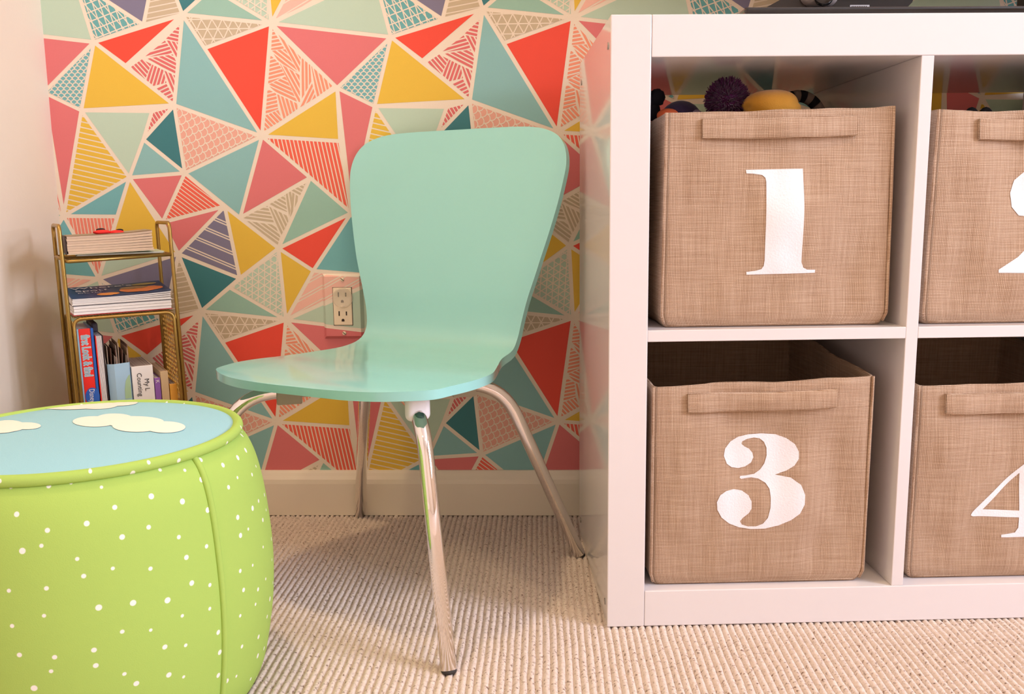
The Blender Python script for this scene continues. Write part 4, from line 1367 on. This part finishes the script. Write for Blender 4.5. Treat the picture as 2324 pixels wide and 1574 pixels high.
def bk2(o, w, d, h):
    box('cover_board', (0, 0, 0), (.0016, d, h - .0145), M_bred, o, .0003)
    box('cover_board', (w - .0016, 0, 0), (w, d, h - .0145), M_dkc, o, .0003)
    n = 6
    for i in range(n):
        a = .0018 + (w - .0036) * i / n
        box('leaf', (a, .001, .001), (a + (w - .0036) / n - .0004, d - .002, h - .0145), M_page, o, .0003)
    b = box_bm((-.001, .030, h - .012), (w * .75, d, h + .004), .003, 2)
    bm_obj('dark_top', b, mat('dark_glitter', (.22, .19, .22), .6, noise=.4, nscale=400), o)
standing('board_book', 'thin white paged board book beside the red spined book', .0350, .0470, .376, .105, bk2)
def bk3(o, w, d, h):
    M_ = mat('pale_blue_box', (.66, .79, .88), .4)
    V = [(0, .006, 0), (.010, 0, 0), (w - .002, -.001, 0), (w, .004, 0), (w, d, 0), (0, d, 0)]
    n = len(V)
    VV = V + [(x, y, h - .001 * (i < 2)) for i, (x, y, z) in enumerate(V)]
    mesh('slipcase', VV, [(i, (i + 1) % n, n + (i + 1) % n, n + i) for i in range(n)] + [tuple(range(n - 1, -1, -1))], M_, o)
    for i in range(12):
        x = .004 + (w - .008) * i / 11
        mt = (M_pageg, M_tan, mat('brown_leaf', (.50, .36, .30), .8))[i % 3]
        hh = h + .018 + .010 * math.sin(i * 1.3) + (.010 if i in (7, 8) else 0)
        pts = [(x + .003 * math.sin(k * .8 + i) * k / 6 + .0006 * (i - 5) * (k / 6) ** 2, hh * k / 6) for k in range(7)]
        V, Fc = [], []
        for xx, zz in pts:
            for dx in (-.0004, .0004):
                for y in (.010, d - .012): V.append((xx + dx, y, max(zz, .001)))
        for k in range(6):
            a = k * 4
            Fc += [(a, a + 4, a + 5, a + 1), (a + 2, a + 3, a + 7, a + 6), (a, a + 2, a + 6, a + 4), (a + 1, a + 5, a + 7, a + 3)]
        Fc += [(24, 26, 27, 25)]
        mesh('leaf', V, Fc, mt, o)
    mesh('green_label', [(w - .012, -.0012, h - .06), (w - .0021, -.0012, h - .06), (w - .0021, -.0012, h - .020), (w - .0045, -.0012, h - .022), (w - .009, -.0012, h - .030), (w - .0115, -.0012, h - .044)], [(0, 1, 2, 3, 4, 5)], mat('green_print', (.66, .78, .62), .4), o)
standing('slipcase_book', 'pale blue slipcase with curled brown pages sticking out', .0495, .0835, .3145, .100, bk3)
def block_book(spine_mat, n, page_mat, texts=(), inset=.004):
    def f(o, w, d, h):
        b = box_bm((0, 0, 0), (w, .003, h), .0008, 2)
        sp_ = bm_obj('spine', b, spine_mat, o)
        box('cover_board', (0, .002, 0), (.0013, d, h), spine_mat, o, .0003)
        box('cover_board', (w - .0013, .002, 0), (w, d, h), spine_mat, o, .0003)
        for i in range(n):
            a = .0015 + (w - .003) * i / n
            box('leaf', (a, .003, .001), (a + (w - .003) / n - .0003, d - .001, h - .0008 - random.random() * .0008), page_mat, o)
        for s, size, xm, dz, mt in texts:
            spine_text(o, s, size, xm, h - dz, mt)
    return f
standing('board_book', 'white spined board book with thin black lettering', .0845, .1175, .3060, .110, block_book(M_page, 7, M_pageg, (('My L', .0105, .0225, .0215, M_ink), ('Counting', .0105, .0115, .011, M_ink))))
standing('board_book', 'small purple spined board book in the rack box', .1185, .1275, .2830, .090, block_book(mat('purple_cover', (.56, .36, .68), .35), 3, M_page, (('K', .0085, .0050, .003, M_page),)))
standing('board_book', 'tan paged board book next to the purple spined book', .1285, .1405, .2930, .110, block_book(mat('cream_cover', (.80, .68, .52), .5), 5, M_tan))
standing('board_book', 'orange yellow spined board book, rightmost in the rack box', .1415, .1535, .2700, .108, block_book(mat('amber_cover', (.88, .62, .22), .4), 5, M_pageg))
